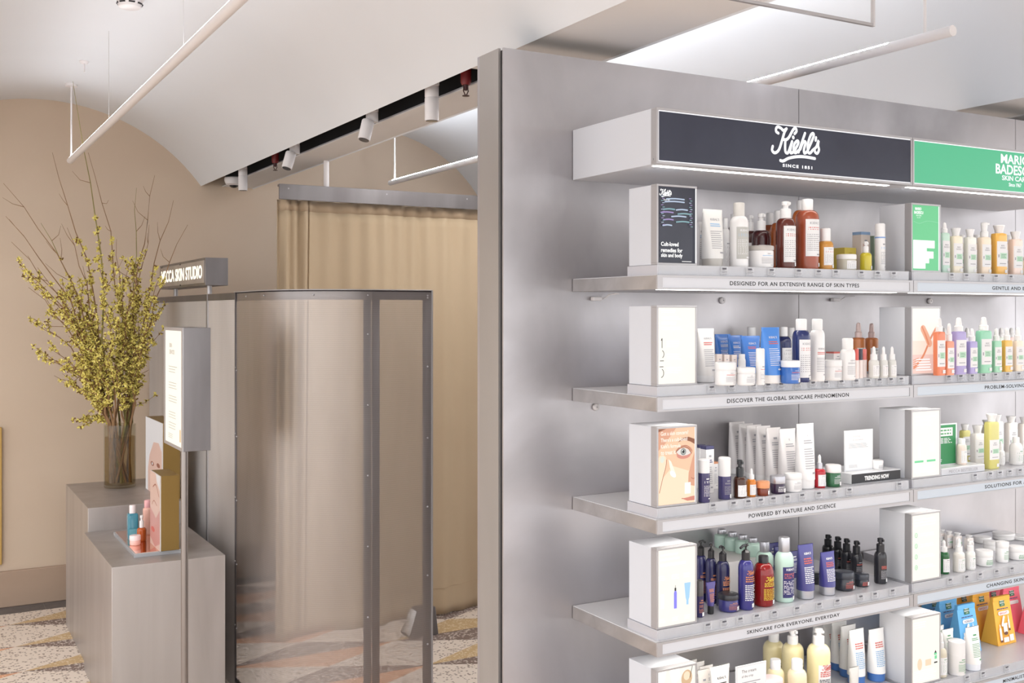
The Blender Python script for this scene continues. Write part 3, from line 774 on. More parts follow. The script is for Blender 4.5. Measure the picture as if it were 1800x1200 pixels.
def s_face(a, w, h):
    sk = glow('face_skin', (250, 206, 172), .72); sh = glow('face_shade', (240, 178, 146), .60); li = glow('face_light', (252, 226, 196), .78)
    br = mat('face_brow', (120, 78, 58), .6, em=(120, 78, 58), es=.2); ln = glow('face_line', (206, 132, 108), .5)
    u0, u1, v0, v1 = .0055, w-.0055, .0055, h-.0055
    a.rect(u0, v0, u1, v1, sk)
    a.poly([(u0, .06), (.05, .10), (.10, .085), (u1, .12), (u1, v0), (u0, v0)], li)
    a.poly([(u0, v1), (u0, .14), (.03, .16), (.06, v1)], sh); a.poly([(.098, .05), (u1, .045), (u1, .135), (.112, .115), (.100, .08)], sh)
    a.poly([(u0, v1), (u0, .186), (.030, v1)], br)
    a.poly([(.066, .158), (.085, .163), (.105, .158), (u1, .150), (u1, .163), (.100, .170), (.080, .168)], br)
    a.ell(.086, .134, .027, .015, sh); a.ell(.084, .1255, .022, .010, glow('face_rose', (240, 160, 142), .55))
    a.stroke([(.060, .136), (.075, .147), (.095, .148), (.109, .135)], .0018, ln)
    a.poly([(.061, .134), (.072, .1415), (.086, .1435), (.098, .139), (.107, .129), (.095, .1245), (.080, .1235), (.068, .1275)], glow('eye_white', (240, 232, 226), .7))
    a.ell(.083, .1335, .0084, .0084, mat('iris_rim', (70, 80, 84), .4, em=(70, 80, 84), es=.15)); a.ell(.083, .1335, .0070, .0070, mat('iris', (140, 146, 142), .4, em=(140, 146, 142), es=.18))
    a.ell(.083, .1340, .0036, .0040, BLK); a.ell(.080, .1370, .0014, .0014, G_W)
    a.stroke([(.060, .134), (.073, .143), (.088, .1455), (.100, .140), (.108, .128)], .0016, br)
    # finger
    a.poly([(u0, .122), (.010, .128), (.020, .129), (.028, .124), (.030, .114), (.027, .098), (.018, .070), (.010, .045), (u0, .034)], li)
    a.stroke([(.030, .117), (.028, .100), (.018, .070), (.008, .036)], .0014, mat('finger_line', (150, 70, 50), .6))
    a.ell(.017, .118, .0065, .0085, glow('finger_nail', (222, 228, 216), .8), rot=-.3)
    a.poly([(.036, .118), (.044, .112), (.058, .082), (.056, .074), (.048, .078), (.040, .098)], glow('cream_smear', (246, 238, 220), .85))
    a.ell(.050, .080, .011, .006, G_W, rot=-.7)
    a.rect(.087, .028, .106, .056, glow('cream_square', (236, 244, 238), .88))
    a.stroke([(.078, .017), (.092, .0165), (.106, .019), (u1-.001, .020)], .0022, ln); a.poly([(.078, .017), (.095, .0185), (u1, .0215), (u1, .010), (.095, .010)], glow('face_lip', (236, 150, 132), .55))
    a.stroke([(.108, .067), (.114, .064), (u1-.001, .066)], .002, ln)
    tw = glow('face_text', (255, 240, 228), .9)
    for k, s in enumerate(('Got a skin concern?', "There's a cult-loved", "Kiehl's formula", 'to treat it.')):
        a.text(s, .012, .177-.0158*k, .0098, tw, 'l', .015, sx=.80)
    a.rect(u1-.002, v0, u1, v1, G_W)
def s_products(a, w, h):
    a.lines(.012, .165, .075, .188, 2, FA, .35, 3); a.lines(.012, .150, .105, .163, 1, FA, .5, 5)
    for u in (.018, .058, .096): a.lines(u-.012, .118, u+.012, .132, 3, FA, .3, int(u*999)); a.lines(u-.010, .014, u+.010, .026, 3, FA, .3, int(u*777))
    bl = mat('print_violet_blue', (112, 110, 200), .5, em=(112, 110, 200), es=.25); sky = glow('print_sky', (168, 212, 250), .8)
    a.rect(.0535, .045, .0625, .084, bl); a.poly([(.0535, .084), (.0625, .084), (.0605, .089), (.0555, .089)], bl); a.rect(.0555, .089, .0605, .0965, BLK); a.rect(.0575, .0965, .0585, .103, BLK)
    a.poly([(.086, .105), (.106, .105), (.102, .068), (.099, .060), (.093, .060), (.090, .068)], sky); a.rect(.0925, .050, .0995, .060, sky)
    a.rect(.013, .050, .022, .085, FA)
def s_spoon(a, w, h):
    a.poly([(.005, .194), (.006, .13), (.022, .16), (.03, .194)], FA); a.poly([(.04, .194), (.05, .150), (.075, .172), (.07, .194)], FA)
    wr = glow('print_warm_cream', (236, 200, 160), .6)
    a.ell(.094, .166, .017, .021, wr, rot=-.2); a.ell(.094, .172, .010, .011, glow('print_pale_cream', (250, 226, 196), .8)); a.stroke([(.104, .166), (.112, .194)], .0016, BLK, False)
    a.rect(.02, .08, .106, .12, FA)
def s_green(a, w, h):
    gw = G_W
    a.text('MARIO', .030, h-.020, .0082, gw, sx=.8, bold=.03); a.text('BADESCU', .032, h-.031, .0085, gw, sx=.8, bold=.03)
    a.text('SKIN CARE', .032, h-.0375, .004, gw, sx=.8); a.text('Since 1967', .032, h-.043, .003, gw, sx=.8)
    a.stroke([(.010, .146), (.035, .141), (.07, .149), (.116, .146)], .0012, glow('green_pale', (150, 224, 180), .7))
    for v0, v1, u in ((.070, .092, .100), (.060, .070, .066), (.040, .060, .095), (.026, .040, .076), (.010, .026, .060)): a.rect(.008, v0, u, v1+.0003, gw)
    a.rect(w-.0095, .006, w-.0055, h-.006, gw)
def s_swipe(a, w, h):
    co = glow('print_coral', (246, 160, 122), .62); co2 = glow('print_coral_light', (250, 190, 160), .7)
    a.rect(.0052, .0052, w-.0052, .060, glow('print_pink_base', (250, 214, 204), .72)); a.rect(.0052, .060, w-.0052, .100, glow('print_peach_base', (252, 232, 218), .78))
    a.stroke([(w-.008, .150), (.085, .110), (.05, .055), (.012, .022)], .007, co); a.stroke([(.050, .135), (.066, .112), (.078, .092)], .022, co2, seg=4); a.stroke([(.046, .140), (.060, .118), (.074, .090)], .006, co, seg=4)
    a.lines(.02, .012, .09, .050, 5, G_W, .4, 3)
    for k in range(5): a.stroke([(.008, .020+.006*k), (.030, .026+.006*k)], .002, co, False)
    a.rect(w-.009, .006, w-.0055, h-.006, G_W)
GRN = mat('print_green', (90, 176, 128), .5, em=(120, 200, 150), es=.22)
def s_two(a, w, h):
    a.lines(.014, .150, .105, .185, 3, FA, .3, 2); a.rect(.030, .06, .040, .10, FA); a.rect(.080, .075, .096, .10, FA)
    a.rect(.014, .046, .052, .052, GRN); a.rect(.066, .046, .104, .052, GRN); a.lines(.014, .015, .104, .040, 4, FA, .3, 8)
def s_four(a, w, h):
    a.lines(.012, .160, .108, .186, 3, FA, .3, 4)
    for k, v in enumerate((.136, .105, .074, .043)):
        a.ring(.021, v, .0058, .0072, .0016, GRN); a.text(str(k+1), .021, v-.003, .006, GRN); a.lines(.034, v-.006, .105, v+.006, 2, FA, .3, k+11)
def s_mini(a, w, h):
    a.lines(.012, .165, .07, .186, 3, FA, .3, 6)
    a.rect(.098, .078, .110, .084, GRN); a.poly([(.099, .084), (.109, .084), (.104, .092)], BLK); a.rect(.100, .066, .110, .076, GRN); a.rect(.098, .054, .112, .058, BLK)
    a.ell(.036, .060, .010, .017, glow('print_pale_orange', (250, 216, 186), .8)); a.rect(.060, .052, .085, .070, glow('print_pale_orange', (250, 216, 186), .8))
    a.lines(.012, .010, .108, .044, 6, FA, .3, 7)
lightbox(0, 0, 'black lightbox reading Cult-loved remedies for skin and body, on the top shelf', noisy('screen_black', (40, 42, 56), (48, 50, 64), (9, 9, 9), .15), s_black)
lightbox(0, 1, 'cream-white lit lightbox with numbered steps, at the left end of the second shelf', G_WHITE, s_steps)
lightbox(0, 2, 'lit lightbox showing a close-up of an eye and a finger on a cheek', glow('screen_skin', (250, 206, 172), .7), s_face)
lightbox(0, 3, 'lit white lightbox with a small violet bottle and a blue tube printed on it', G_WHITE, s_products)
lightbox(0, 4, 'lightbox with a printed spoon and cream, cut by the bottom photo edge', G_WHITE, s_spoon)
lightbox(1, 0, 'bright green lightbox with a stepped white block, at the middle of the top shelf row', glow('screen_green', (112, 214, 150), .66), s_green)
lightbox(1, 1, 'lit lightbox with coral cosmetic smears on pale pink', G_WHITE, s_swipe)
lightbox(1, 2, 'blank-looking lit lightbox with two small green bars near its foot', G_WHITE, s_two)
lightbox(1, 3, 'lit white lightbox with four green circled numbers in a column', G_WHITE, s_four)
lightbox(1, 4, 'lit white lightbox to the left of the blue gift bags', G_WHITE, s_mini)

# ------------------------------------------------------------------ price tags
def tags(b, i, pxs):
    for px in pxs:
        x = XatY(px, YF-.001); z = ZT[i]+.003
        t = MB().box(-.013, .013, -.0012, 0, -.0005, .0205, M_ACRYL)
        a = Art(base=.0014)
        a.rect(-.0065, .0140, .0065, .0182, mat('tag_ink', (92, 92, 100), .6)); a.rect(-.0030, .0115, .0030, .0126, M_GREYINK)
        a.rect(-.0100, .0080, .0100, .0092, M_GREYINK); a.rect(-.0075, .0055, .0075, .0064, M_GREYINK); a.rect(-.012, .0006, .012, .0013, M_GREYINK)
        o = t.build('price_tag', smooth=False); o.location = (x, YF+.0056, z); a.flat().build('tag_print', o, smooth=False)
        tag(o, 'small clear price tag clipped along the front of the %s shelf, %s bay' % (ORD[i], BAY[b]), 'price tag', 'price tags on the %s shelf, %s bay' % (ORD[i], BAY[b]))
tags(0, 0, [1276, 1321, 1359, 1407, 1442, 1472, 1517, 1546, 1574])
tags(1, 0, [1676, 1702, 1730, 1754, 1780])
tags(0, 1, [1254, 1289, 1327, 1353, 1376, 1406, 1432, 1455, 1482, 1508, 1529, 1549, 1569, 1587])
tags(1, 1, [1671, 1692, 1712, 1732, 1753, 1774, 1794])
tags(0, 2, [1256, 1292, 1318, 1340, 1362, 1387, 1413, 1442, 1469, 1496, 1584])
tags(1, 2, [1717, 1744, 1761, 1778, 1796])
tags(0, 3, [1247, 1276, 1304, 1333, 1364, 1404, 1443, 1475, 1516, 1541, 1572])
tags(1, 3, [1673, 1702, 1726, 1755, 1782])
tags(1, 4, [1703, 1731, 1773])

# ------------------------------------------------------------------ product makers (origin at the middle of the base)
def P_(c, name='plastic', rough=.35, coat=.3, **k): return mat('%s_%d_%d_%d' % (name, *c), c, rough, coat=coat, **k)
WH = (233, 232, 232); NAVY = (44, 44, 104); AMBER = (112, 38, 20); BLUE = (66, 124, 206)
def lab(w, h, paper, ink=M_GREYINK, style='text', accent=None, seed=1, brand=None):
    """print of a label, w x h, with its foot at v = 0 and u centred"""
    a = Art(step=.00004, base=.0004); nu = max(2, int(w/.004))
    if paper: a.rect(-w/2, 0, w/2, h, paper, nu)
    if style == 'text':
        if brand: a.text(brand, 0, h*.86, min(h*.07, w*.13), ink, bold=.02, space=1.15)
        else: a.rect(-w*.18, h*.86, w*.18, h*.91, ink, 3)
        a.lines(-w*.38, h*.70, w*.38, h*.80, 2, accent or ink, .45, seed)
        a.lines(-w*.42, h*.14, w*.42, h*.62, 9, ink, .30, seed+1)
        a.rect(w*.08, h*.03, w*.42, h*.07, ink, 3)
    elif style == 'mb':
        a.text('MARIO', .0, h*.80, h*.065, ink, sx=.8, bold=.02); a.text('BADESCU', 0, h*.71, h*.068, ink, sx=.8, bold=.02)
        g = accent or mat('pale_green_panel', (190, 222, 200), .6)
        a.rect(-w*.26, h*.30, w*.40, h*.54, g, max(2, nu)); a.lines(-w*.16, h*.33, w*.32, h*.51, 3, mat('green_ink', (96, 150, 116), .6), .4, seed, True)
        a.rect(-w*.42, h*.36, -w*.34, h*.48, ink); a.rect(-w*.3, h*.10, w*.3, h*.13, ink, 3)
    elif style == 'dense':
        if brand == 'logo': logo(a, 0, h*.86, w*.62, accent or ink, 1.15, seg=2)
        elif brand: a.text(brand, 0, h*.88, min(h*.08, w*.15), ink, bold=.03)
        a.lines(-w*.40, h*.62, w*.40, h*.80, 3, accent or ink, .55, seed, True)
        a.lines(-w*.44, h*.10, w*.44, h*.56, 9, ink, .5, seed+3, True)
    return a
def sticker(parent, hw, hb, z, ex=2., b=None, w=None):
    a = Art(base=.0010, step=.00004); q = w or min(.020, hw*1.0); a.rect(hw*.75-q*.62, z, hw*.75+q*.38, z+.010, M_PAPER, 4); a.lines(hw*.75-q*.45, z+.003, hw*.75+q*.25, z+.007, 1, M_GREYINK, .4, 2)
    a.wrap(hw, b or hw, ex).build('label', parent, smooth=False)
def body_profile(r, hb, sh, rn, foot=.006, k=7, waist=0):
    """foot, wall, rounded shoulder from sh*hb up to the neck radius rn"""
    p = [(r*.90, r*.90, 0), (r*.975, r*.975, foot*.35), (r, r, foot)]
    zs = hb*sh; p.append((r, r, zs))
    for i in range(1, k+1):
        t = i/k*pi/2; q = rn+(r-rn)*cos(t)**.9 if i < k else rn
        p.append((q, q, zs+(hb-zs)*sin(t)))
    return p
def mk(kind, t, h, w, o):
    """adds the parts of one product to thing t; h total height, w width"""
    r = w/2; c = o.get('c', WH); cc = o.get('cap', WH); bm_ = P_(c, 'body', o.get('rough', .25), alpha=o.get('alpha', 1.)); cm = P_(cc, 'cap', .35)
    if o.get('capmetal'): cm = mat('silver_cap', (186, 186, 192), .3, .7)
    ink = o.get('ink', M_GREYINK); acc = o.get('acc'); br = o.get('brand'); st = o.get('st', 'text'); seed = int(h*1e4) % 97
    paper = o.get('paper', M_PAPER); lb = o.get('lab', (.10, .70))
    if kind in ('flip', 'pump', 'spray', 'drop', 'boston', 'longpump'):
        fb = o.get('fb', {'flip': .80, 'pump': .78, 'spray': .72, 'drop': .60, 'boston': .78, 'longpump': .74}[kind]); hb = h*fb
        rn = r*o.get('rn', .42 if kind != 'drop' else .5)
        MB().rings(body_profile(r, hb, o.get('sh', .80), rn), bm_, 28).build('body', t)
        if kind == 'flip': MB().rings([(rn*1.12, rn*1.12, hb-.0005), (rn*1.18, rn*1.18, hb+.002), (rn*1.18, rn*1.18, h-.004), (rn*1.10, rn*1.10, h-.001), (rn*.8, rn*.8, h)], cm, 24).build('cap', t)
        elif kind == 'boston': MB().rings([(rn*1.15, rn*1.15, hb-.0005), (rn*1.15, rn*1.15, h-.002), (rn*1.05, rn*1.05, h)], cm, 24).build('cap', t)
        elif kind == 'pump':
            z1 = hb+(h-hb)*.52
            MB().rings([(rn*1.15, rn*1.15, hb-.0005), (rn*1.15, rn*1.15, z1), (rn*.95, rn*.95, z1+.002)], cm, 24).build('collar', t)
            b = MB().rings([(rn*.55, rn*.55, z1+.001), (rn*.55, rn*.55, h-.012), (rn*.85, rn*.85, h-.011), (rn*.85, rn*.85, h-.001), (rn*.6, rn*.6, h)], cm, 20)
            b.box(-rn*.3, rn*.3, -rn*1.25, 0, h-.010, h-.003, cm); b.build('pump_head', t)
        elif kind == 'longpump':
            z1 = hb+(h-hb)*.50; hd = o.get('turn', 0.)
            MB().rings([(rn*1.3, rn*1.3, hb-.0005), (rn*1.3, rn*1.3, z1), (rn*.9, rn*.9, z1+.003), (rn*.6, rn*.6, z1+.006)], cm, 24).build('collar', t)
            b = MB().rings([(rn*.25, rn*.25, z1+.005), (rn*.25, rn*.25, h-.008), (rn*.45, rn*.45, h-.006), (rn*.5, rn*.5, h)], cm, 16)
            q = Vector((cos(hd), sin(hd), 0)); L = r*1.25
            b.tube([(-q.x*L*.35, -q.y*L*.35, h-.003), (q.x*L*.5, q.y*L*.5, h-.002), (q.x*L, q.y*L, h-.007)], .0034, cm, 8); b.build('pump_head', t)
        elif kind == 'spray':
            z1 = hb+(h-hb)*.35
            MB().rings([(rn*1.2, rn*1.2, hb-.0005), (rn*1.2, rn*1.2, z1), (rn*1.0, rn*1.0, z1+.002)], cm, 24).build('collar', t)
            MB().rings([(rn*.90, rn*.90, z1+.001), (rn*.80, rn*.80, h*.93), (rn*.66, rn*.66, h-.003), (rn*.3, rn*.3, h)], cm, 20).build('spray_head', t)
        elif kind == 'drop':
            z1 = hb+(h-hb)*.42
            MB().rings([(rn*1.25, rn*1.25, hb-.0005), (rn*1.2, rn*1.2, z1)], mat('silver_cap', (186,186,192), .3, .7) if o.get('colmetal') else cm, 24).build('collar', t)
            MB().rings([(rn*.75, rn*.75, z1), (rn*.62, rn*.62, z1+(h-z1)*.5), (rn*.66, rn*.66, h-.006), (rn*.3, rn*.3, h)], cm, 18).build('dropper_bulb', t)
        if not o.get('nolab'):
            lw = r*2*o.get('lw', .98 if st != 'dense' else .80); a = lab(lw, hb*(lb[1]-lb[0]), paper, ink, st, acc, seed, br)
            a.i = [([(u, v+hb*lb[0]) for u, v in vs], fs, m, k) for vs, fs, m, k in a.i]
            a.wrap(r, r).build('label', t, smooth=False)
        if o.get('stk'): sticker(t, r, r, hb*.03+.003)
    elif kind == 'jar':
        hb = h*o.get('fb', .66); bb = r*o.get('rb', .97)
        MB().rings([(bb*.88, bb*.88, 0), (bb*.97, bb*.97, .002), (bb, bb, .006), (bb, bb, hb-.003), (bb*.93, bb*.93, hb)], bm_, 32).build('body', t)
        MB().rings([(r*.98, r*.98, hb-.0005), (r, r, hb+.002), (r, r, h-.003), (r*.96, r*.96, h-.0008), (r*.86, r*.86, h)], cm, 32).build('lid', t)
        if not o.get('nolab'):
            a = lab(r*1.5, hb*.74, paper if o.get('paper', 1) != 1 or c != WH else None, ink, 'text' if hb > .03 else 'dense', acc, seed, br)
            a.i = [([(u, v+hb*.12) for u, v in vs], fs, m, k) for vs, fs, m, k in a.i]
            a.wrap(bb, bb).build('label', t, smooth=False)
        if o.get('stk'): sticker(t, bb, bb, .004)
    elif kind in ('tube', 'tubedown'):
        hc = h*o.get('ch', .12); rb = r*o.get('rb', .62); n = 28; vs = []; K_ = 10
        for i in range(K_+1):
            q = i/K_; z = hc+(h-hc)*q; aa = rb*1.05+(r-rb*1.05)*q**.9; b2 = rb*1.05*(1-q)**.75+.0012; e = 2+1.4*q
            vs.append((aa, b2, z, e))
        vs.append((r, .0014, h-.0)); 
        MB().rings(vs, bm_, n).build('body', t)
        MB().box(-r, r, -.0016, .0016, h-.010, h, P_(tuple(min(255, x+6) for x in c), 'crimp', .4)).build('crimp', t)
        MB().rings([(rb*.92, rb*.92, 0), (rb, rb, .002), (rb*1.02, rb*1.02, hc)], cm, 28).build('cap', t)
        if not o.get('nolab'):
            a = lab(r*1.5, (h-hc)*.80, None, ink, st, acc, seed, br); a.base = .0006
            hh = h-hc
            mb = MB()
            for v_, fs, m, k in a.i:
                out = []
                for u, v in v_:
                    q = min(1, (v+hh*.08)/hh); aa = rb*1.05+(r-rb*1.05)*q**.9; b2 = rb*1.05*(1-q)**.75+.0012
                    x = u*aa/r; e = 2+1.4*q; y = -b2*max(0, 1-abs(x/aa)**e)**(1/e)
                    out.append((x, y-.0006-k*.00004, hc+hh*q))
                mb.add(out, fs, m)
            mb.build('label', t, smooth=False)
    elif kind == 'stick':
        zc = h*o.get('fc', .62)
        MB().rings([(r*.95, r*.95, 0), (r, r, .002), (r, r, zc)], bm_, 22).build('body', t)
        if o.get('band'): MB().rings([(r*1.02, r*1.02, zc-.001), (r*1.02, r*1.02, zc+.003)], P_(o['band'], 'band'), 22).build('band', t)
        MB().rings([(r*o.get('rc', .98), r*o.get('rc', .98), zc), (r*o.get('rc', .98), r*o.get('rc', .98), h-.003), (r*.8, r*.8, h)], cm, 22).build('cap', t)
        if not o.get('nolab'):
            a = lab(r*1.6, zc*.8, None if paper is M_PAPER else paper, ink, st, acc, seed, br); a.i = [([(u, v+zc*.1) for u, v in vs], fs, m, k) for vs, fs, m, k in a.i]
            a.wrap(r, r).build('label', t, smooth=False)
        if o.get('stk'): sticker(t, r, r, .003, w=.014)
    elif kind in ('mb', 'mbspray', 'mbpump'):
        hb = h*o.get('fb', .80 if kind == 'mb' else .68); d = w*o.get('dep', .52)/2; rn = w*.24
        MB().rings([(r*.93, d*.93, 0), (r, d, .003), (r, d, hb*.93), (r*.93, d*.93, hb*.985), (rn*1.1, min(d*.9, rn*1.1), hb, 2)], bm_, 32, ex=5).build('body', t)
        if kind == 'mb': MB().rings([(rn*.95, rn*.95, hb-.0004), (rn*1.0, rn*1.0, hb+(h-hb)*.3), (rn*1.36, rn*1.36, h-.002), (rn*1.30, rn*1.30, h)], cm, 26).build('cap', t)
        else:
            z1 = hb+(h-hb)*.36
            MB().rings([(rn*1.12, rn*1.12, hb-.0004), (rn*1.12, rn*1.12, z1), (rn*.9, rn*.9, z1+.002)], cm, 24).build('collar', t)
            if kind == 'mbspray': MB().rings([(rn*.84, rn*.84, z1+.001), (rn*.74, rn*.74, h*.92), (rn*.58, rn*.58, h-.003), (rn*.25, rn*.25, h)], cm, 20).build('spray_head', t)
            else:
                b = MB().rings([(rn*.75, rn*.75, z1+.001), (rn*.95, rn*.95, h-.008), (rn*.95, rn*.95, h-.001), (rn*.7, rn*.7, h)], cm, 20); b.box(0, rn*2.0, -rn*.3, rn*.3, h-.007, h-.001, cm); b.build('pump_head', t)
        lz0, lz1 = o.get('lab', (.20, .80))
        a = lab(w*.95, hb*(lz1-lz0), paper, ink, 'mb', acc, seed); a.i = [([(u, v+hb*lz0) for u, v in vs], fs, m, k) for vs, fs, m, k in a.i]
        a.wrap(r, d, 5).build('label', t, smooth=False)
        if o.get('stk', True): sticker(t, r, d, .006, 5, d, .018)
    elif kind == 'carton':
        d = o.get('d', w*.9)
        MB().box(-r, r, -d/2, d/2, 0, h*.93 if o.get('topc') else h, bm_).build('carton_body', t, bevel=.0006)
        if o.get('topc'): MB().box(-r, r, -d/2, d/2, h*.93, h, P_(o['topc'], 'carton', .5)).build('lid_band', t, bevel=.0005)
        a = lab(w*.8, h*.8, None, ink, st, acc, seed, br); mb = a.flat(at=(0, -d/2, h*.08)); mb.build('label', t, smooth=False)
        if o.get('side'): MB().box(-r-.0004, -r, -d/2+.0005, d/2-.0005, .001, h*.93, P_(o['side'], 'carton', .5)).build('side_print', t)
CNT = {}
PROTO = {}
def place(name, cat, label, kind, i, px, by, ty, wpx, y=None, rot=0., z=None, group=None, **o):
    """stand a product on tray i; by = base row (or y given), ty = top row, wpx = width seen"""
    zb_ = ZT[i]+TRH+.0004 if z is None else z
    if y is None: X, Y = G(px, by, zb_)
    else: Y = y; X = XatY(px, Y)
    D = DD(X, Y); h = Zof(ty, X, Y)-zb_; wp = wpx*D/F; ph = ang(px)
    if kind in ('tube', 'tubedown'): w = wp/(cos(ph+rot)*.92+.18)
    elif kind in ('mb', 'mbspray', 'mbpump'): q = o.get('dep', .52); w = wp/(cos(ph)+q*sin(ph))*1.03
    elif kind == 'carton': q = o.get('dq', .9); w = wp/(cos(ph)+q*sin(ph)); o['d'] = w*q
    else: w = wp
    if True: Y = min(Y, WY-.008-w/2) if kind != 'tube' and px > 900 else Y
    t = thing(name, label, cat, (X, Y, zb_), rot, group)
    mk(kind, t, h, w, o); return t
# ------------------------------------------------------------------ products, left bay, top shelf (tray just above eye level: rows set by Y)
def B(label, kind, i, px, by, ty, w, **o): return place('bottle', 'bottle', label, kind, i, px, by, ty, w, **o)
def T_(label, i, px, by, ty, w, kind='tube', **o): return place('squeeze_tube', 'tube', label, kind, i, px, by, ty, w, **o)
def J(label, i, px, by, ty, w, **o): return place('cream_jar', 'jar', label, 'jar', i, px, by, ty, w, **o)
def C(label, i, px, by, ty, w, **o): return place('carton', 'box', label, 'carton', i, px, by, ty, w, **o)
GL = mat('label_warm_grey', (186, 186, 182), .5); BI = mat('ink_blue', (150, 190, 226), .6); RI = mat('ink_red', (206, 104, 96), .6)
WI = mat('ink_white', (228, 228, 232), .5); OI = mat('ink_copper', (206, 134, 92), .5); NI = mat('ink_navy', (70, 74, 120), .5); GI = mat('ink_green', (80, 150, 100), .6)
F1, F2, F3, F4 = 2.128, 2.205, 2.285, 2.37
C('slim white carton squeezed between the black lightbox and the white tube', 0, 1230.5, None, 390, 12, y=2.20, dq=.8, acc=BI)
T_('white squeeze tube with grey foot, right beside the black lightbox', 0, 1252, None, 368, 38, y=2.150, c=(232, 232, 230), cap=(186, 182, 176), ch=.14, rb=.84, acc=BI, brand="KIEHL'S")
B('white bottle half hidden behind the grey-footed tube', 'flip', 0, 1275, None, 383, 17, y=2.285, sh=.8)
B('dark brown bottle with white cap peeping out behind the tall white bottle', 'flip', 0, 1289, None, 376, 20, y=2.385, c=(60, 24, 22))
B('tall white bottle with a large grey label, left of the amber bottles', 'flip', 0, 1299, None, 356, 33, y=2.135, fb=.79, rn=.50, sh=.84, paper=GL, ink=WI, acc=BI, lab=(.16, .78), cap=(214, 211, 206), brand="KIEHL'S")
J('wide white jar with a grey lid in front of the dark brown bottles', 0, 1337, None, 432, 46, y=2.137, cap=(186, 181, 176), fb=.80, acc=BI, brand="KIEHL'S")
B('dark brown bottle in the back row, just right of the tall white bottle', 'pump', 0, 1319, None, 378, 24, y=2.335, c=(64, 26, 24), fb=.72)
B('dark brown pump bottle behind the wide grey-lidded jar', 'pump', 0, 1338, None, 375, 33, y=2.225, c=(62, 24, 26), fb=.70, lab=(.08, .62), brand="KIEHL'S")
B('orange-brown bottle with white cap in the back row behind the jar', 'flip', 0, 1353, None, 374, 25, y=2.395, c=(150, 78, 44))
B('amber bottle half hidden to the left of the large amber pump bottle', 'flip', 0, 1368, None, 370, 28, y=2.290, c=(168, 84, 30))
B('large dark amber pump bottle with white pump and tall white label', 'pump', 0, 1381, None, 354, 34, y=2.145, c=(92, 34, 22), fb=.75, rn=.48, sh=.84, lab=(.13, .84), lw=.95, stk=1, brand="KIEHL'S", acc=RI)
B('orange-amber bottle behind the tallest amber bottle', 'flip', 0, 1409, None, 352, 34, y=2.250, c=(196, 100, 40), fb=.86)
B('tallest amber bottle, with a white flip cap and long white label', 'flip', 0, 1419, None, 350, 40, y=2.152, c=(158, 78, 52), fb=.84, rn=.42, sh=.86, lab=(.22, .84), lw=.92, stk=1, brand="KIEHL'S", acc=RI)
B('small golden-orange bottle with a white flip cap', 'flip', 0, 1451, None, 401, 27, y=2.140, c=(200, 142, 62), fb=.69, rn=.56, sh=.82, lab=(.16, .78), stk=1, brand="KIEHL'S", acc=RI)
C('yellow carton behind the small open-looking jar on the top shelf', 0, 1484, None, 436, 40, y=2.300, c=(222, 200, 92), dq=1.0, ink=mat('ink_gold', (196, 170, 60), .6))
J('small clear jar with a white lid in front of the yellow carton', 0, 1488, None, 447, 34, y=2.140, c=(196, 192, 178), cap=(236, 236, 234), fb=.70, paper=M_PAPER, ink=M_GREYINK)
C('tall white carton with a pale blue top on the top shelf', 0, 1514, None, 408, 30, y=2.285, c=(240, 228, 218), topc=(150, 180, 216), acc=OI)
B('small bottle of yellow oil with a white pump', 'pump', 0, 1522, None, 424, 20, y=2.140, c=(206, 190, 50), fb=.62, rn=.40, rough=.1, stk=1, nolab=1)
C('pale green carton just behind the slim white can', 0, 1536, None, 415, 22, y=2.330, c=(176, 200, 172))
place('aerosol_can', 'can', 'slim white can with a blue ring, left of the green lightbox', 'stick', 0, 1547, None, 393, 18, y=2.150, fc=.70, band=(130, 164, 214), acc=BI, rc=.97)
# right bay, top shelf
CREAM = (236, 228, 212)
B('pale green bottle right against the bright green lightbox', 'mbspray', 0, 1659, None, 391, 17, y=2.170, c=(190, 220, 204), fb=.80) if False else place('bottle', 'bottle', 'pale green bottle right against the bright green lightbox', 'mbspray', 0, 1660, None, 391, 20, y=2.150, c=(190, 220, 204), fb=.80)
def MBT(label, i, px, by, ty, w, kind='mb', **o): return place('bottle', 'bottle', label, kind, i, px, by, ty, w, **o)
MBT('milky cream bottle with white flared cap, second from the bright green lightbox', 0, 1680, None, 401, 25, y=2.150, c=(238, 228, 206), fb=.83)
MBT('whitish bottle with flared cap, third from the bright green lightbox', 0, 1705, None, 403, 23, y=2.150, c=(232, 234, 226), fb=.83)
MBT('peach-white bottle with a white pump, fourth from the bright green lightbox', 0, 1730, None, 391, 25, kind='mbpump', y=2.150, c=(242, 224, 202), fb=.72)
MBT('bright orange-yellow bottle with a flared white cap', 0, 1756, None, 396, 29, y=2.150, c=(240, 186, 92), fb=.84)
MBT('pale pink bottle with flared cap beside the orange-yellow one', 0, 1785, None, 407, 26, y=2.150, c=(244, 222, 210), fb=.83)
for k, (px, c, l) in enumerate([(1688, (232, 226, 208), 'cream bottle in the back row behind the milky cream bottle, top shelf'), (1716, (240, 222, 200), 'peach bottle in the back row behind the white pump bottle'), (1772, (238, 216, 190), 'beige bottle in the back row right of the orange-yellow bottle')]):
    MBT(l, 0, px, None, 413, 24, y=2.30, c=c, nolab=1)
MBT('small cream jar-like bottle at the right edge of the photo, top shelf', 0, 1803, None, 452, 20, y=2.150, c=(240, 230, 206))

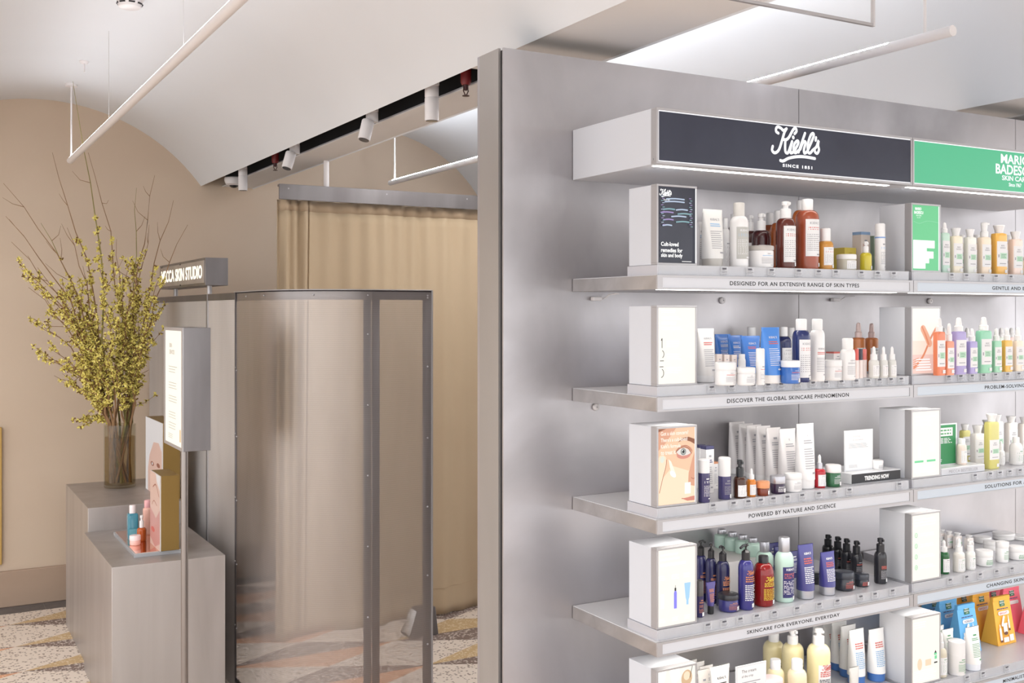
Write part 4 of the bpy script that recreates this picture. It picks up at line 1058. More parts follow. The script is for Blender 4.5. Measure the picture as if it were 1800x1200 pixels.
# ------------------------------------------------------------------ left bay, second shelf
T_('tall cream-white tube beside the cream-white stepped lightbox', 1, 1240, None, 577, 32, y=2.165, c=(232, 230, 228), ch=.13, rb=.86, acc=RI, brand="KIEHL'S")
T_('blue tube farthest back on the left of the second shelf', 1, 1270, None, 587, 30, y=2.40, c=BLUE, cap=(230, 230, 232), ink=WI, brand="KIEHL'S")
T_('second blue tube from the left, behind the pale cartons', 1, 1292, None, 589, 28, y=2.335, c=BLUE, cap=(230, 230, 232), ink=WI, brand="KIEHL'S")
T_('third blue tube from the left, left of the thin white stick', 1, 1319, None, 590, 37, y=2.260, c=BLUE, cap=(230, 230, 232), ink=WI, acc=RI, brand="KIEHL'S")
B('white-capped bottle showing only its cap behind the blue tubes', 'flip', 1, 1321, None, 574, 30, y=2.415, c=(40, 48, 96))
T_('largest blue tube, standing in front with a white cap', 1, 1354, 673, 575, 34, c=(72, 136, 218), cap=(234, 232, 230), ch=.15, rb=.86, ink=WI, acc=RI, brand="KIEHL'S")
for k in range(3):
    C('one of three small pale cartons in a row behind the front white jar', 1, 1262+13*k, None, 622+k*.6, 15, y=2.262, c=(238, 224, 216), group='small pale cartons on the second shelf', dq=.8)
B('small white bottle right of the pale cartons', 'boston', 1, 1304, None, 622, 14, y=2.250, fb=.82, rn=.7, nolab=1)
J('larger white jar in front of the pale cartons', 1, 1275, 676.5, 636, 38, fb=.68, acc=RI, brand="KIEHL'S")
J('smaller white jar beside the thin white stick', 1, 1311, 676.5, 645, 33, fb=.68, brand="KIEHL'S")
place('lip_balm', 'tube', 'thin white upright stick between the jars and the front blue tube', 'stick', 1, 1336.5, 676, 612, 15.5, acc=RI, rough=.4)
B('navy bottle with white cap in the back row, right of the front blue tube', 'flip', 1, 1378, None, 574, 26, y=2.335, c=(38, 46, 92), brand="KIEHL'S")
B('white bottle in the back row between the two navy bottles', 'flip', 1, 1391, None, 575, 22, y=2.400)
J('blue jar with a white lid and red print', 1, 1389, 673.5, 633, 34, c=(56, 108, 186), cap=(236, 236, 238), fb=.72, ink=WI, acc=RI, paper=None, brand="KIEHL'S", stk=1)
B('glossy navy bottle with white cap and long white label on the second shelf', 'flip', 1, 1408.5, 671, 560, 31, c=(34, 46, 100), fb=.82, rn=.52, sh=.86, lab=(.09, .82), brand="KIEHL'S", acc=RI, stk=1)
B('tall all-white bottle next to the glossy navy bottle', 'flip', 1, 1436.5, 669.5, 560, 26, fb=.82, rn=.60, sh=.86, brand="KIEHL'S", acc=RI, paper=None)
C('white and red carton behind the white jar, second shelf', 1, 1466, None, 618, 28, y=2.30, c=(238, 232, 230), topc=(214, 110, 100))
J('white jar in front of the white and red carton', 1, 1464.5, 668, 632, 31, fb=.68, brand="KIEHL'S", acc=RI)
B('white round-shouldered bottle in front of the orange sprays', 'flip', 1, 1490, 667.5, 594, 26, fb=.74, rn=.62, sh=.82, brand="KIEHL'S", paper=None)
B('orange spray bottle, the left one of two behind the small tubes', 'spray', 1, 1509, None, 567, 24, y=2.33, c=(214, 134, 82), fb=.70, cap=(240, 214, 208), sh=.93)
B('orange spray bottle, the right one of two next to the coral lightbox', 'spray', 1, 1532, None, 568, 23, y=2.33, c=(214, 134, 82), fb=.70, cap=(240, 214, 208), sh=.93)
for k, (px, c, l) in enumerate([(1506, (214, 92, 84), 'small red lip tube, left of the dark capped one'), (1513, (60, 58, 70), 'small dark-capped lip tube in front of the orange sprays'), (1520, (222, 120, 112), 'small pink lip tube, right of the dark capped one')]):
    place('lip_tube', 'tube', l, 'stick', 1, px, 665-k*.8, 613, 7.5, c=(240, 226, 222), cap=c, rc=.9, nolab=1)
for k, (px, w, acc, l) in enumerate([(1536, 18, NI, 'clear dropper bottle with blue print'), (1553, 15, RI, 'clear dropper bottle with red print'), (1568, 15, GI, 'clear dropper bottle with green print')]):
    B(l, 'drop', 1, px, 664-k*.6, 609, w, c=(216, 216, 212), fb=.58, acc=acc, rn=.55)
# right bay, second shelf
def MM(label, px, ty, w, c, kind='mbspray', by=656, **o): return MBT(label, 1, px, by, ty, w, kind=kind, c=c, **o)
MM('tall spray bottle with orange base half hidden by the coral lightbox', 1651, 558, 22, (226, 130, 92), by=659.5, fb=.76)
MM('shorter orange spray bottle beside the coral lightbox', 1668.5, 568, 18, (232, 150, 118), by=659, fb=.66)
MM('tall lilac spray bottle on the second shelf', 1685, 558, 28, (170, 158, 208), by=657.5, fb=.76)
MM('shorter lilac bottle between the tall lilac and the tall mint spray bottles', 1708.5, 577, 20, (172, 162, 212), by=656.5, fb=.72)
MM('tall mint green spray bottle on the second shelf', 1729, 557, 29, (146, 208, 176), by=655, fb=.76)
MM('shorter mint green spray bottle beside the small amber-yellow one', 1751.5, 577, 19, (160, 212, 182), by=654, fb=.72)
MM('small amber-yellow spray bottle on the second shelf', 1770, 576, 20, (236, 188, 92), by=653, fb=.72)
MM('cream spray bottle at the right edge of the second shelf', 1789, 575, 21, (240, 226, 208), by=652, fb=.70)
for px, c, l in [(1660, (240, 214, 200), 'pale pink bottle in the back row above the shorter orange spray'), (1700, (214, 206, 230), 'pale lilac bottle in the back row'), (1760, (226, 236, 226), 'pale mint bottle in the back row'), (1778, (244, 214, 206), 'pale rose bottle in the back row')]:
    MM(l, px, 576, 20, c, by=None, y=2.33, nolab=1, fb=.76)

# ------------------------------------------------------------------ left bay, third shelf
C('white carton with navy top edge against the portrait lightbox', 2, 1231, None, 781, 18, y=2.285, topc=(60, 60, 100)) 
C('second white carton with navy top edge, behind the violet serum bottle', 2, 1243, None, 783, 24, y=2.220, topc=(62, 62, 104), acc=NI)
C('white carton with copper print', 2, 1255, None, 811, 15, y=2.262, topc=(214, 150, 110))
place('serum_bottle', 'bottle', 'violet-blue bottle with tall white cap beside the portrait lightbox', 'stick', 2, 1237.5, 882, 806, 20.5, c=(66, 62, 104), fc=.68, ink=WI, paper=None, rough=.2)
place('serum_bottle', 'bottle', 'violet-blue bottle with white cap and white label, second from the portrait lightbox', 'stick', 2, 1273.5, 876, 803, 22.5, c=(70, 66, 110), fc=.55, stk=1, rough=.2)
B('amber bottle with a black pump and white label', 'pump', 2, 1300.5, 874, 808, 22.5, c=(66, 34, 18), cap=(28, 30, 34), fb=.56, rn=.52, stk=1, lab=(.08, .62))
B('small orange dropper bottle with a white bulb', 'drop', 2, 1320.5, 871.5, 823, 16.5, c=(214, 128, 40), fb=.62, rn=.50)
J('amber jar with a copper lid', 2, 1341, 870, 845, 24, c=(120, 50, 26), cap=(224, 152, 104), fb=.55, rb=.9, stk=1, nolab=1)
J('dark purple jar with a silver lid', 2, 1367, 866, 835, 27, c=(50, 34, 62), cap=(186, 186, 192), capmetal=1, fb=.58, ink=WI, paper=None, stk=1)
J('white jar right of the dark purple jar', 2, 1394, 863, 831, 31, fb=.70)
for k, (px, ty, w) in enumerate([(1295, 741, 29), (1311, 744, 27), (1325, 746, 28), (1341.5, 748, 27), (1359, 751, 27), (1383.5, 753, 31)]):
    yk = 2.440-.046*k
    T_('one of six white squeeze tubes receding in a slanting row on the third shelf', 2, px, None, ty, w, y=yk, c=(230, 226, 226), ch=.11, rb=.82, group='six white squeeze tubes in a slanting row', brand='K' if k == 5 else None)
T_('separate tall white tube left of the red serum bottle', 2, 1415, 857, 744, 32, c=(232, 230, 230), ch=.14, rb=.84, brand='K')
B('small red bottle with a silver collar and white dropper', 'drop', 2, 1440.5, 856, 799, 21, c=(176, 28, 42), fb=.58, rn=.40, colmetal=1, stk=1, rough=.12)
J('dark green jar with a white lid on the third shelf', 2, 1464.5, 854, 816, 27, c=(40, 98, 62), cap=(236, 234, 234), fb=.66, ink=WI, paper=None, stk=1)
def riser(label, b, xa, xb, yb_, hgt, text, fcol, tcol, lx0=None):
    z = ZT[2]+TRH+.0004; x0 = XatY(xa, yb_); x1 = XatY(xb, yb_)
    t = thing('riser_block', label, 'display block', (x0, yb_, z))
    MB().box(0, x1-x0, 0, .13, 0, hgt, mat('riser_acrylic', (230, 231, 234), .2)).build('block', t, bevel=.001)
    q = lx0 or 0
    MB().box(q, x1-x0-.002, -.001, 0, .002, hgt-.002, fcol).build('front_label', t)
    a = Art(base=.0014); a.text(text, (x1-x0+q)/2, hgt*.27, hgt*.42, tcol, bold=.05 if 'TREND' in text else .0, space=1.05, width=(x1-x0)*(.50 if 'TREND' in text else .66))
    a.flat().build('lettering', t, smooth=False); return z+hgt
rz = riser('white riser block with a black label reading TRENDING NOW', 0, 1497, 1583, 2.120, .030, 'TRENDING NOW', mat('riser_black', (40, 40, 44), .4), mat('ink_white_bright', (246, 246, 246), .5), .0)
rx0, rx1, ry = XatY(1483, 2.14), XatY(1533, 2.14), 2.145
t = thing('sign_card', 'white sign card in a clear holder standing on the black-labelled riser block', 'sign card', (rx0+.022, ry+.012, rz+.0004), radians(0))
cw = rx1-rx0; ch_ = Zof(755, rx1, ry)-rz-.0
MB().box(0, cw, 0, .003, 0, ch_, mat('acrylic_holder', (222, 224, 228), .15)).build('holder', t)
a = Art(base=.0006); a.rect(.003, .004, cw-.003, ch_-.004, M_PAPER); a.text('Everything', cw*.42, ch_*.82, .0058, M_GREYINK); a.text('dry, everywhere', cw*.46, ch_*.73, .0058, M_GREYINK); a.lines(cw*.14, ch_*.56, cw*.86, ch_*.68, 4, M_GREYINK, .3, 3); a.lines(cw*.14, ch_*.08, cw*.5, ch_*.16, 3, M_GREYINK, .3, 5)
a.flat().build('print', t, smooth=False)
place('cream_jar', 'jar', 'small white jar on the riser block beside the white sign card', 'jar', 2, 1543, None, 808, 19, y=2.150, z=rz+.0004)
# right bay, third shelf
rz2 = riser('white riser block with grey lettering reading MECCA BESTSELLER', 1, 1654, 1731, 2.106, .021, 'MECCA BESTSELLER', M_STRIPA, M_GREYINK)
gx0 = XatY(1638, 2.15); gx1 = XatY(1682, 2.15); gx0 = max(gx0, X0+MW+.001+.012+.127)
t = thing('sign_card', 'green sign card with white writing in a clear holder beside the blank-looking lightbox', 'sign card', (gx0, 2.15, rz2+.0004)); cw = gx1-gx0; ch_ = Zof(743, gx1, 2.15)-rz2
MB().box(0, cw, 0, .003, 0, ch_, mat('acrylic_holder', (222, 224, 228), .15)).build('holder', t)
a = Art(base=.0006); a.rect(.0, .003, cw-.006, ch_-.004, mat('card_green', (52, 134, 84), .5)); a.rect(.0, ch_*.70, cw*.82, ch_*.90, M_PAPER)
a.lines(.003, ch_*.72, cw*.80, ch_*.88, 2, GI, .45, 8, True); a.lines(.003, ch_*.52, cw*.84, ch_*.66, 4, WI, .5, 3, True); a.lines(.003, ch_*.08, cw*.4, ch_*.16, 2, WI, .4, 4)
a.flat().build('print', t, smooth=False)
YEL = (212, 206, 122)
place('serum_bottle', 'bottle', 'small bottle with pink sediment on the riser block by the green card', 'boston', 2, 1690.5, None, 770, 17, y=2.135, z=rz2+.0004, fb=.78, rn=.6, c=(232, 216, 206), stk=1)
MBT('yellow-green bottle behind the small pink one', 2, 1696, None, 745, 20, y=2.27, c=YEL, fb=.84)
MBT('white bottle right of the small pink one', 2, 1718, None, 747, 26, y=2.21, c=(236, 234, 230), fb=.80)
MBT('large yellow-green bottle in front with a flared cap', 2, 1743, 823, 727, 27, c=YEL, fb=.86, lab=(.20, .62))
MBT('pale bottle in the back row just behind the large yellow-green bottle', 2, 1735, None, 738, 24, y=2.36, c=(236, 232, 214), fb=.86)
for px, ty, l in [(1752, 728, 'left one of the three tall white bottles in the back row of the third shelf'), (1777, 731, 'middle one of the three tall white bottles in the back row of the third shelf'), (1801, 733, 'tall white back-row bottle cut by the right photo edge, third shelf')]:
    MBT(l, 2, px, None, ty, 24, y=2.28, c=(238, 232, 226), fb=.85)
B('small white dropper bottle in front of the tall white bottles', 'drop', 2, 1759.5, 817, 775, 13, fb=.62)
B('white round bottle near the right edge of the third shelf', 'boston', 2, 1786, 816, 768, 22, fb=.80, rn=.45, sh=.70, ink=GI)
J('small white jar between the white dropper and the round bottle', 2, 1771, None, 795, 14, y=2.20)

# ------------------------------------------------------------------ left bay, fourth shelf
PALE = (186, 214, 202)
rb_ = ZT[3]+TRH+.0004
xr0, xr1 = XatY(1249, 2.30), XatY(1322, 2.30)
tag(MB().box(xr0, xr1, 2.272, 2.454, rb_, rb_+.088, mat('riser_white', (226, 222, 222), .5)).build('riser_box', bevel=.001), 'white riser box behind the violet pump bottles', 'display block')
for k, (px, ty, yy) in enumerate([(1269, 929, 2.430), (1287.5, 934, 2.387), (1305.5, 939, 2.344), (1323.5, 944, 2.301)]):
    B('one of four pale green silver-capped bottles on the white riser box', 'flip', 3, px, None, ty, 27, y=yy, z=rb_+.0885, c=PALE, cap=(186, 186, 192), capmetal=1, fb=.74, rn=.5, group='pale green silver-capped bottles on the riser', nolab=1)
B('pale green silver-capped bottle right behind the red bottle', 'flip', 3, 1344, None, 951, 31, y=2.232, c=PALE, cap=(186, 186, 192), capmetal=1, fb=.80, rn=.46, paper=P_(NAVY, 'paper', .5), ink=WI, st='dense', lab=(.12, .66))
B('violet pump bottle farthest left in its row, beside the product lightbox', 'longpump', 3, 1232, None, 950, 21, y=2.262, c=(46, 46, 92), cap=(34, 34, 38), fb=.76, paper=None, ink=OI, turn=.3)
B('second violet pump bottle in the row of three', 'longpump', 3, 1250, None, 955, 20, y=2.228, c=(42, 42, 82), cap=(34, 34, 38), fb=.76, paper=None, ink=OI, turn=1.0)
B('third violet pump bottle in the row of three, with copper print', 'longpump', 3, 1270.5, None, 960, 24, y=2.193, c=(36, 36, 72), cap=(32, 32, 36), fb=.76, paper=None, ink=OI, acc=OI, turn=1.2, st='dense', brand='logo')
B('largest violet-blue pump bottle, left of the red bottle', 'longpump', 3, 1311, 1069, 956, 27, c=(54, 52, 122), cap=(30, 30, 34), fb=.76, paper=None, ink=WI, acc=OI, turn=pi+.25, stk=1, st='dense', brand='logo', rough=.15, lab=(.12, .84), lw=.9)
B('small amber-printed violet bottle at the foot of the product lightbox', 'stick', 3, 1229, 1083, 1019, 16, c=(44, 38, 84), cap=(70, 66, 66), fc=.58, paper=None, ink=OI, stk=1)
T_('mini violet tube standing on its black cap', 3, 1249, 1078, 1022, 18, c=(72, 62, 130), cap=(28, 28, 32), ch=.26, rb=.55, ink=OI, st='dense')
J('violet jar with a black lid in front of the pump bottles', 3, 1280.5, 1072, 1042, 36, c=(58, 56, 120), cap=(44, 44, 50), fb=.70, paper=None, ink=OI, stk=1)
B('red bottle with a golden neck and black cap', 'boston', 3, 1342, 1062, 976, 36, c=(132, 22, 22), cap=(28, 26, 30), fb=.86, rn=.42, sh=.72, paper=None, ink=mat('ink_yellow', (222, 190, 70), .5), acc=mat('ink_yellow', (222, 190, 70), .5), stk=1, rough=.08, st='dense', brand='logo')
B('pale green bottle with a silver cap and navy label, front row', 'flip', 3, 1378.5, 1055, 943, 33, c=PALE, cap=(186, 186, 192), capmetal=1, fb=.77, rn=.50, sh=.80, paper=P_(NAVY, 'paper', .5), ink=WI, acc=RI, st='dense', brand="KIEHL'S", lab=(.10, .72), lw=.9, stk=1)
for k, (px, ty, l) in enumerate([(1357, 954, 'navy tube behind the red bottle'), (1371, 959, 'navy tube showing between the red bottle and the pale green front bottle'), (1394, 968, 'navy tube just right of the pale green front bottle')]):
    T_(l, 3, px, None, ty, 24, y=2.40-.05*k, c=(56, 54, 118), cap=(186, 186, 192), ink=WI)
T_('large navy tube with dense white print and silver cap', 3, 1415.5, 1050, 956, 29, c=(64, 62, 128), cap=(180, 180, 186), capmetal=1, ch=.16, rb=.84, ink=WI, acc=RI, st='dense', brand="KIEHL'S", stk=1)
T_('smaller navy tube with dense white print and silver cap', 3, 1454, 1043.5, 969, 26, c=(66, 64, 134), cap=(180, 180, 186), capmetal=1, ch=.20, rb=.84, ink=WI, acc=RI, st='dense', brand="KIEHL'S", stk=1)
KB = (38, 38, 44)
J('black jar behind, between the two navy tubes', 3, 1437, None, 1006, 20, y=2.235, c=KB, cap=(44, 48, 56), nolab=1)
J('larger black jar with red print', 3, 1484, 1035, 1003, 34, c=(48, 50, 58), cap=(54, 58, 68), fb=.66, ink=RI, paper=None, stk=1)
J('smaller black jar with red print, right of the larger one', 3, 1514.5, 1029, 1007, 25, c=(46, 48, 56), cap=(54, 58, 68), fb=.58, ink=RI, paper=None, stk=1)
for k, (px, ty, yy) in enumerate([(1455.5, 939, 2.385), (1472.5, 942.5, 2.335), (1488, 946, 2.285), (1505.5, 950, 2.238)]):
    B('one of four black pump-top bottles in a slanting row', 'pump', 3, px, None, ty, 20, y=yy, c=KB, cap=(30, 31, 36), fb=.66, rn=.55, paper=None, ink=M_GREYINK, acc=RI, group='four black pump-top bottles in a slanting row', rough=.2)
B('single black pump-top bottle standing apart at the front', 'pump', 3, 1547.5, 1024, 945, 21.5, c=KB, cap=(30, 31, 36), fb=.70, rn=.55, paper=None, ink=M_GREYINK, acc=RI, stk=1, st='dense', rough=.2)
# right bay, fourth shelf
for k, (px, ty) in enumerate([(1655, 930), (1668, 933), (1683, 936), (1703, 940)]):
    MBT(['white flared-cap bottle behind the dark green dropper', 'second white flared-cap bottle of the back row, above the dark green dropper', 'third white flared-cap bottle of the back row, fourth shelf', 'fourth white flared-cap bottle of the back row, beside the jars'][k], 3, px, None, ty, 17, y=2.385-.022*k, c=(238, 230, 226), fb=.80, nolab=1)
B('dark green dropper bottle with a white bulb', 'drop', 3, 1659, 1007, 949, 19, c=(34, 96, 52), fb=.66, rn=.5, stk=1, rough=.1)
B('clear dropper bottle right of the dark green one', 'drop', 3, 1685.5, 1004, 946, 20, c=(226, 222, 216), fb=.60, rn=.5, ink=GI, stk=1)
B('slim clear bottle with green print left of the wide white jar', 'pump', 3, 1705.5, 1000, 950, 17, c=(230, 230, 226), fb=.64, rn=.6, ink=GI, stk=1)
J('wide white jar in the front of the right fourth shelf', 3, 1730, 993, 966, 29, fb=.62, ink=GI)
J('tall white jar near the right edge of the fourth shelf', 3, 1761.5, 987, 951, 22, fb=.72, ink=GI)
J('white jar at the right edge of the fourth shelf, front row', 3, 1787, 982, 959, 28, fb=.62, ink=GI)
for px, ty, yy, w, l in [(1727, 942, 2.36, 30, 'white jar in the back row left of the widest jar'), (1764, 935, 2.36, 37, 'widest white jar in the back row of the fourth shelf'), (1794, 940, 2.33, 32, 'white jar in the back row at the right edge, fourth shelf'), (1741, 950, 2.27, 24, 'white jar in the middle row of the fourth shelf')]:
    J(l, 3, px, None, ty, w, y=yy, nolab=1, fb=.6)

# ------------------------------------------------------------------ left bay, bottom shelf in view
YC = (236, 224, 176)
for k, (px, ty) in enumerate([(1213, 1160), (1226, 1163), (1241, 1169)]):
    T_('one of three white tubes receding behind the spoon lightbox', 4, px, None, ty, 26, y=2.36-.055*k, c=(240, 236, 232), group='white tubes behind the spoon lightbox')
T_('white tube with black lettering in front, right of the spoon lightbox', 4, 1265, None, 1169, 38, y=2.15, c=(240, 238, 234), brand="KIEHL'S", ink=M_INK)
T_('cream tube just behind the white tube with black lettering', 4, 1236, None, 1176, 22, y=2.19, c=(238, 232, 226))
z5 = ZT[4]+TRH+.0004; cx_ = XatY(1294, 2.12); cx2 = XatY(1347, 2.12); hh = Zof(1172, cx_, 2.12)-z5
t = thing('sign_card', 'white sign card reading The cream of the crop, cut by the bottom edge', 'sign card', (cx_, 2.12, z5)); cw = cx2-cx_
MB().box(0, cw, 0, .003, 0, hh, mat('acrylic_holder', (222, 224, 228), .15)).build('holder', t)
a = Art(base=.0006); a.rect(.003, .004, cw-.003, hh-.004, M_PAPER); a.text('The cream', cw*.18, hh-.020, .0080, M_INK, 'l'); a.text('of the crop', cw*.18, hh-.034, .0080, M_INK, 'l'); a.lines(cw*.18, hh-.060, cw*.8, hh-.042, 3, M_GREYINK, .4, 2)
a.flat().build('print', t, smooth=False)
B('large pale yellow bottle farthest left, with a white cap', 'boston', 4, 1360, None, 1111, 37, y=2.31, c=YC, fb=.84, rn=.42, sh=.82, ink=M_INK, st='dense', paper=None)
B('large pale yellow pump bottle in the middle of three', 'pump', 4, 1393.5, None, 1105, 38, y=2.235, c=YC, fb=.78, rn=.42, sh=.84, ink=M_INK, paper=None)
B('large pale yellow pump bottle with a white label, nearest of three', 'pump', 4, 1439, None, 1104, 40, y=2.165, c=YC, fb=.78, rn=.42, sh=.84, brand='logo', ink=M_INK, st='dense', lab=(.12, .68), acc=RI)
B('small cream bottle with white cap in front of the left large yellow bottle', 'boston', 4, 1363, None, 1158, 32, y=2.19, c=(234, 220, 180), fb=.80, rn=.50, sh=.80, nolab=1)
B('small cream bottle with white cap in front of the middle yellow pump bottle', 'boston', 4, 1401, None, 1158, 34, y=2.145, c=(236, 222, 190), fb=.80, rn=.50, sh=.80, nolab=1)
J('white jar with a pink-printed lid at the bottom edge', 4, 1357, None, 1190, 38, y=2.125, c=(240, 230, 226), cap=(240, 214, 214), nolab=1)
for k, (px, ty, w, yy) in enumerate([(1442, 1098, 28, 2.43), (1460, 1094, 28, 2.375), (1475, 1092, 28, 2.32), (1491, 1098, 28, 2.265), (1505, 1105, 28, 2.21)]):
    T_('one of five tall white tubes with blue print, standing in a slanting row', 4, px, None, ty, w, y=yy, c=(236, 236, 236), cap=(70, 116, 184), ch=.16, rb=.84, ink=mat('ink_sky', (140, 180, 214), .6), acc=RI, st='dense', group='tall white tubes with blue print in a slanting row')
T_('tall white tube with blue print standing apart, beside the lightbox', 4, 1540, None, 1104, 28, y=2.20, c=(238, 238, 238), cap=(70, 116, 184), ch=.16, rb=.84, ink=mat('ink_sky', (140, 180, 214), .6), acc=RI, st='dense')
T_('small clear tube in front of the slanting row of tall tubes', 4, 1501, None, 1172, 18, y=2.14, c=(214, 212, 208), cap=(220, 220, 220), nolab=1)
# gift bags, right bay, bottom shelf
BW, BD, BH = .092, .066, .128
def bag(label, px, ty, yb_, col, word, full=True, group=None):
    zz = ZT[4]+TRH+.0004; X = XatY(px, yb_); h = Zof(ty, X, yb_+BD*.4)-zz
    t = thing('gift_bag', label, 'gift bag', (X, yb_, zz), 0, group)
    m = P_(col, 'bag_card', .55, 0); b = MB(); w = BW
    vs = [(-w/2,0,0),(w/2,0,0),(w/2,BD,0),(-w/2,BD,0),(-w*.46,BD*.38,h*.97),(w*.46,BD*.38,h*.97),(w*.46,BD*.50,h*.97),(-w*.46,BD*.50,h*.97)]
    b.add(vs, [(0,3,2,1),(4,5,6,7),(0,1,5,4),(1,2,6,5),(2,3,7,6),(3,0,4,7)], m); b.build('bag_body', t, smooth=False, bevel=.0008)
    b = MB().box(-w*.46, w*.46, BD*.33, BD*.52, h*.90, h, m); b.build('folded_top', t, bevel=.002)
    rx_ = -math.atan2(BD*.38, h*.97)
    a = Art(base=.0015, step=.0002)
    gm = mat('emblem_green', (26, 102, 66), .5)
    a.rect(-.0125, h*.80, .0125, h*.98, gm); a.text('MARIO', 0, h*.905, .0052, WI, sx=.8, bold=.02); a.text('BADESCU', 0, h*.855, .0052, WI, sx=.8, bold=.02); a.rect(-.006, h*.825, .006, h*.833, WI)
    a.lines(-w*.32, h*.73, w*.42, h*.77, 1, NI, .5, 6, True)
    a.rect(-.021, h*.62, .021, h*.70, M_PAPER); a.ell(-.021, h*.66, h*.04, h*.04, M_PAPER); a.ell(.021, h*.66, h*.04, h*.04, M_PAPER)
    if word: a.text(word, 0, h*.637, .0066, RI if word != 'AGELESS' else NI, width=.040, bold=.01)
    if full:
        am = mat('mini_amber', (92, 48, 30), .4); wm = mat('mini_white', (232, 226, 220), .5)
        a.rect(.014, h*.33, .022, h*.50, wm); a.rect(.014, h*.28, .022, h*.33, am); a.poly([(.0155, h*.50), (.0205, h*.50), (.019, h*.60), (.017, h*.60)], wm)
        a.rect(-.034, h*.10, -.024, h*.36, wm); a.rect(-.034, h*.07, -.024, h*.11, am); a.rect(-.031, h*.36, -.027, h*.44, wm)
        a.rect(-.013, h*.26, .006, h*.42, wm); a.ell(-.0035, h*.24, .0095, h*.035, am); a.rect(-.015, h*.41, .008, h*.45, wm)
        a.rect(-.020, h*.06, .006, h*.16, wm); a.rect(.010, h*.07, .030, h*.20, wm)
        a.stroke([(-.018, h*.42), (-.006, h*.58)], .009, wm, False)
    a.flat(rotx=rx_).build('print', t, smooth=False)
    return t
SKY = (104, 176, 228); OCH = (232, 172, 66); PNK = (238, 108, 128)
ROWS = [2.222, 2.294, 2.366]
for col, word, rows, nm in [(SKY, 'AGELESS', [(1709, 1061), (1677, 1052), (1652, 1050)], 'blue'), (OCH, 'BRIGHT', [(1771, 1047), (1735, 1040), (1704, 1042)], 'yellow'), (PNK, '', [(1826, 1040), (1788, 1030), (1756, 1034)], 'pink')]:
    for k, (px, ty) in enumerate(rows):
        if nm == 'pink' and k == 0: px = 1835
        bag(['front %s gift bag with a green emblem' % nm, 'middle %s gift bag, second in its row' % nm, 'rearmost %s gift bag, half hidden behind the others' % nm][k], px, 1061 if False else ty, ROWS[k], col, word, k == 0)
T_('white tube with green print standing in front of the front blue bag', 4, 1708.5, 1175, 1101, 24, c=(240, 238, 236), cap=(228, 232, 240), ch=.16, rb=.84, ink=GI)
place('stick_deodorant', 'stick', 'wide white cylinder with a domed cap in front of the blue bags', 'stick', 4, 1681.5, 1183, 1124, 29, fc=.58, ink=GI, rc=.98)
B('spray bottle beside the lightbox, left of the white cylinder', 'spray', 4, 1654, 1188, 1112, 20, c=(214, 206, 186), fb=.66, ink=GI)
T_('white tube with green print behind the white cylinder', 4, 1665, None, 1105, 22, y=2.205, c=(238, 238, 234), ink=GI)
T_('white tube behind the spray bottle, next to the lightbox', 4, 1651, None, 1099, 16, y=2.27, c=(238, 238, 234), ink=GI)

# ------------------------------------------------------------------ cable clips and wall knobs
def knob(px, py, label):
    x = XatY(px, WY); z = Zof(py, x, WY); t = thing('wall_knob', label, 'wall knob', (x, WY, z))
    MB().rings([(.008, .008, 0), (.010, .010, .003), (.009, .009, .008), (.004, .004, .010)], M_LAMPW, 18, xf=Matrix.Rotation(pi/2, 4, 'X')).build('knob', t)
    MB().rings([(.002, .002, .010), (.0018, .0018, .0112)], M_GREYINK, 10, xf=Matrix.Rotation(pi/2, 4, 'X')).build('hole', t)
knob(1268, 528, 'white round wall knob under the top shelf of the left bay')
knob(1633, 529, 'white round wall knob under the top shelf of the right bay')
knob(1046, 715, 'white wall knob at the left end, under the second shelf')
knob(1060+0, 1000, 'x') if False else None
def connector(px, py, label, flip=1):
    y = WY-.012; x = XatY(px, y); z = Zof(py, x, y); t = thing('cable_connector', label, 'cable connector', (x, y, z))
    MB().box(-.016, .014, -.005, .010, -.005, .005, M_LAMPW).build('plug', t, bevel=.0015)
    MB().tube([(.012, 0, 0), (.024, -.002, .002), (.034, -.01, .012), (.052, -.03, ZT[0]-.0395-z)], .0018, M_LAMPW, 8).build('cable', t)
connector(1050, 525, 'white cable plug hanging under the left end of the top shelf')
connector(1470, 527, 'white cable plug under the middle of the top shelf')

# ------------------------------------------------------------------ products on the plinth tray
def PP(name, label, kind, px, by, ty, w, **o):
    return place(name, 'bottle' if 'jar' not in name else 'jar', label, kind, 0, px, by, ty, w, z=PT, **o)
place('bottle', 'bottle', 'square teal bottle with a white cap on the mirrored tray', 'mb', 0, 232, 946, 887, 21, z=PT, c=(74, 142, 160), fb=.78, dep=.8, rough=.12, nolab=1, lab=(.1, .5)) if False else None
def teal():
    X, Y = G(233, 946, PT); h = Zof(887, X, Y)-PT; t = thing('bottle', 'square teal bottle with a white cap on the mirrored tray', 'bottle', (X, Y, PT)); r = .0215; hb = h*.76
    MB().rings([(r*.96, r*.96, 0), (r, r, .003), (r, r, hb*.94), (r*.8, r*.8, hb)], P_((66, 136, 156), 'body', .1), 32, ex=7).build('body', t)
    MB().rings([(.0135, .0135, hb-.0004), (.0135, .0135, h-.003), (.012, .012, h)], P_((238, 226, 226), 'cap'), 24).build('cap', t)
    a = Art(); a.rect(-.017, hb*.1, .017, hb*.4, mat('teal_label', (110, 172, 186), .4), 2); a.flat(at=(0, -r-.0002, 0)).build('label', t, smooth=False)
teal()
PP('bottle', 'pink bottle with a pink cap beside the bronze display box', 'flip', 260, 938, 878, 17, c=(240, 186, 170), cap=(238, 176, 178), fb=.78, rn=.62, sh=.9, nolab=1)
PP('serum_bottle', 'small amber serum bottle with a white pump on the mirrored tray', 'pump', 249, 950, 905, 16, c=(176, 84, 30), fb=.52, rn=.40, nolab=1)
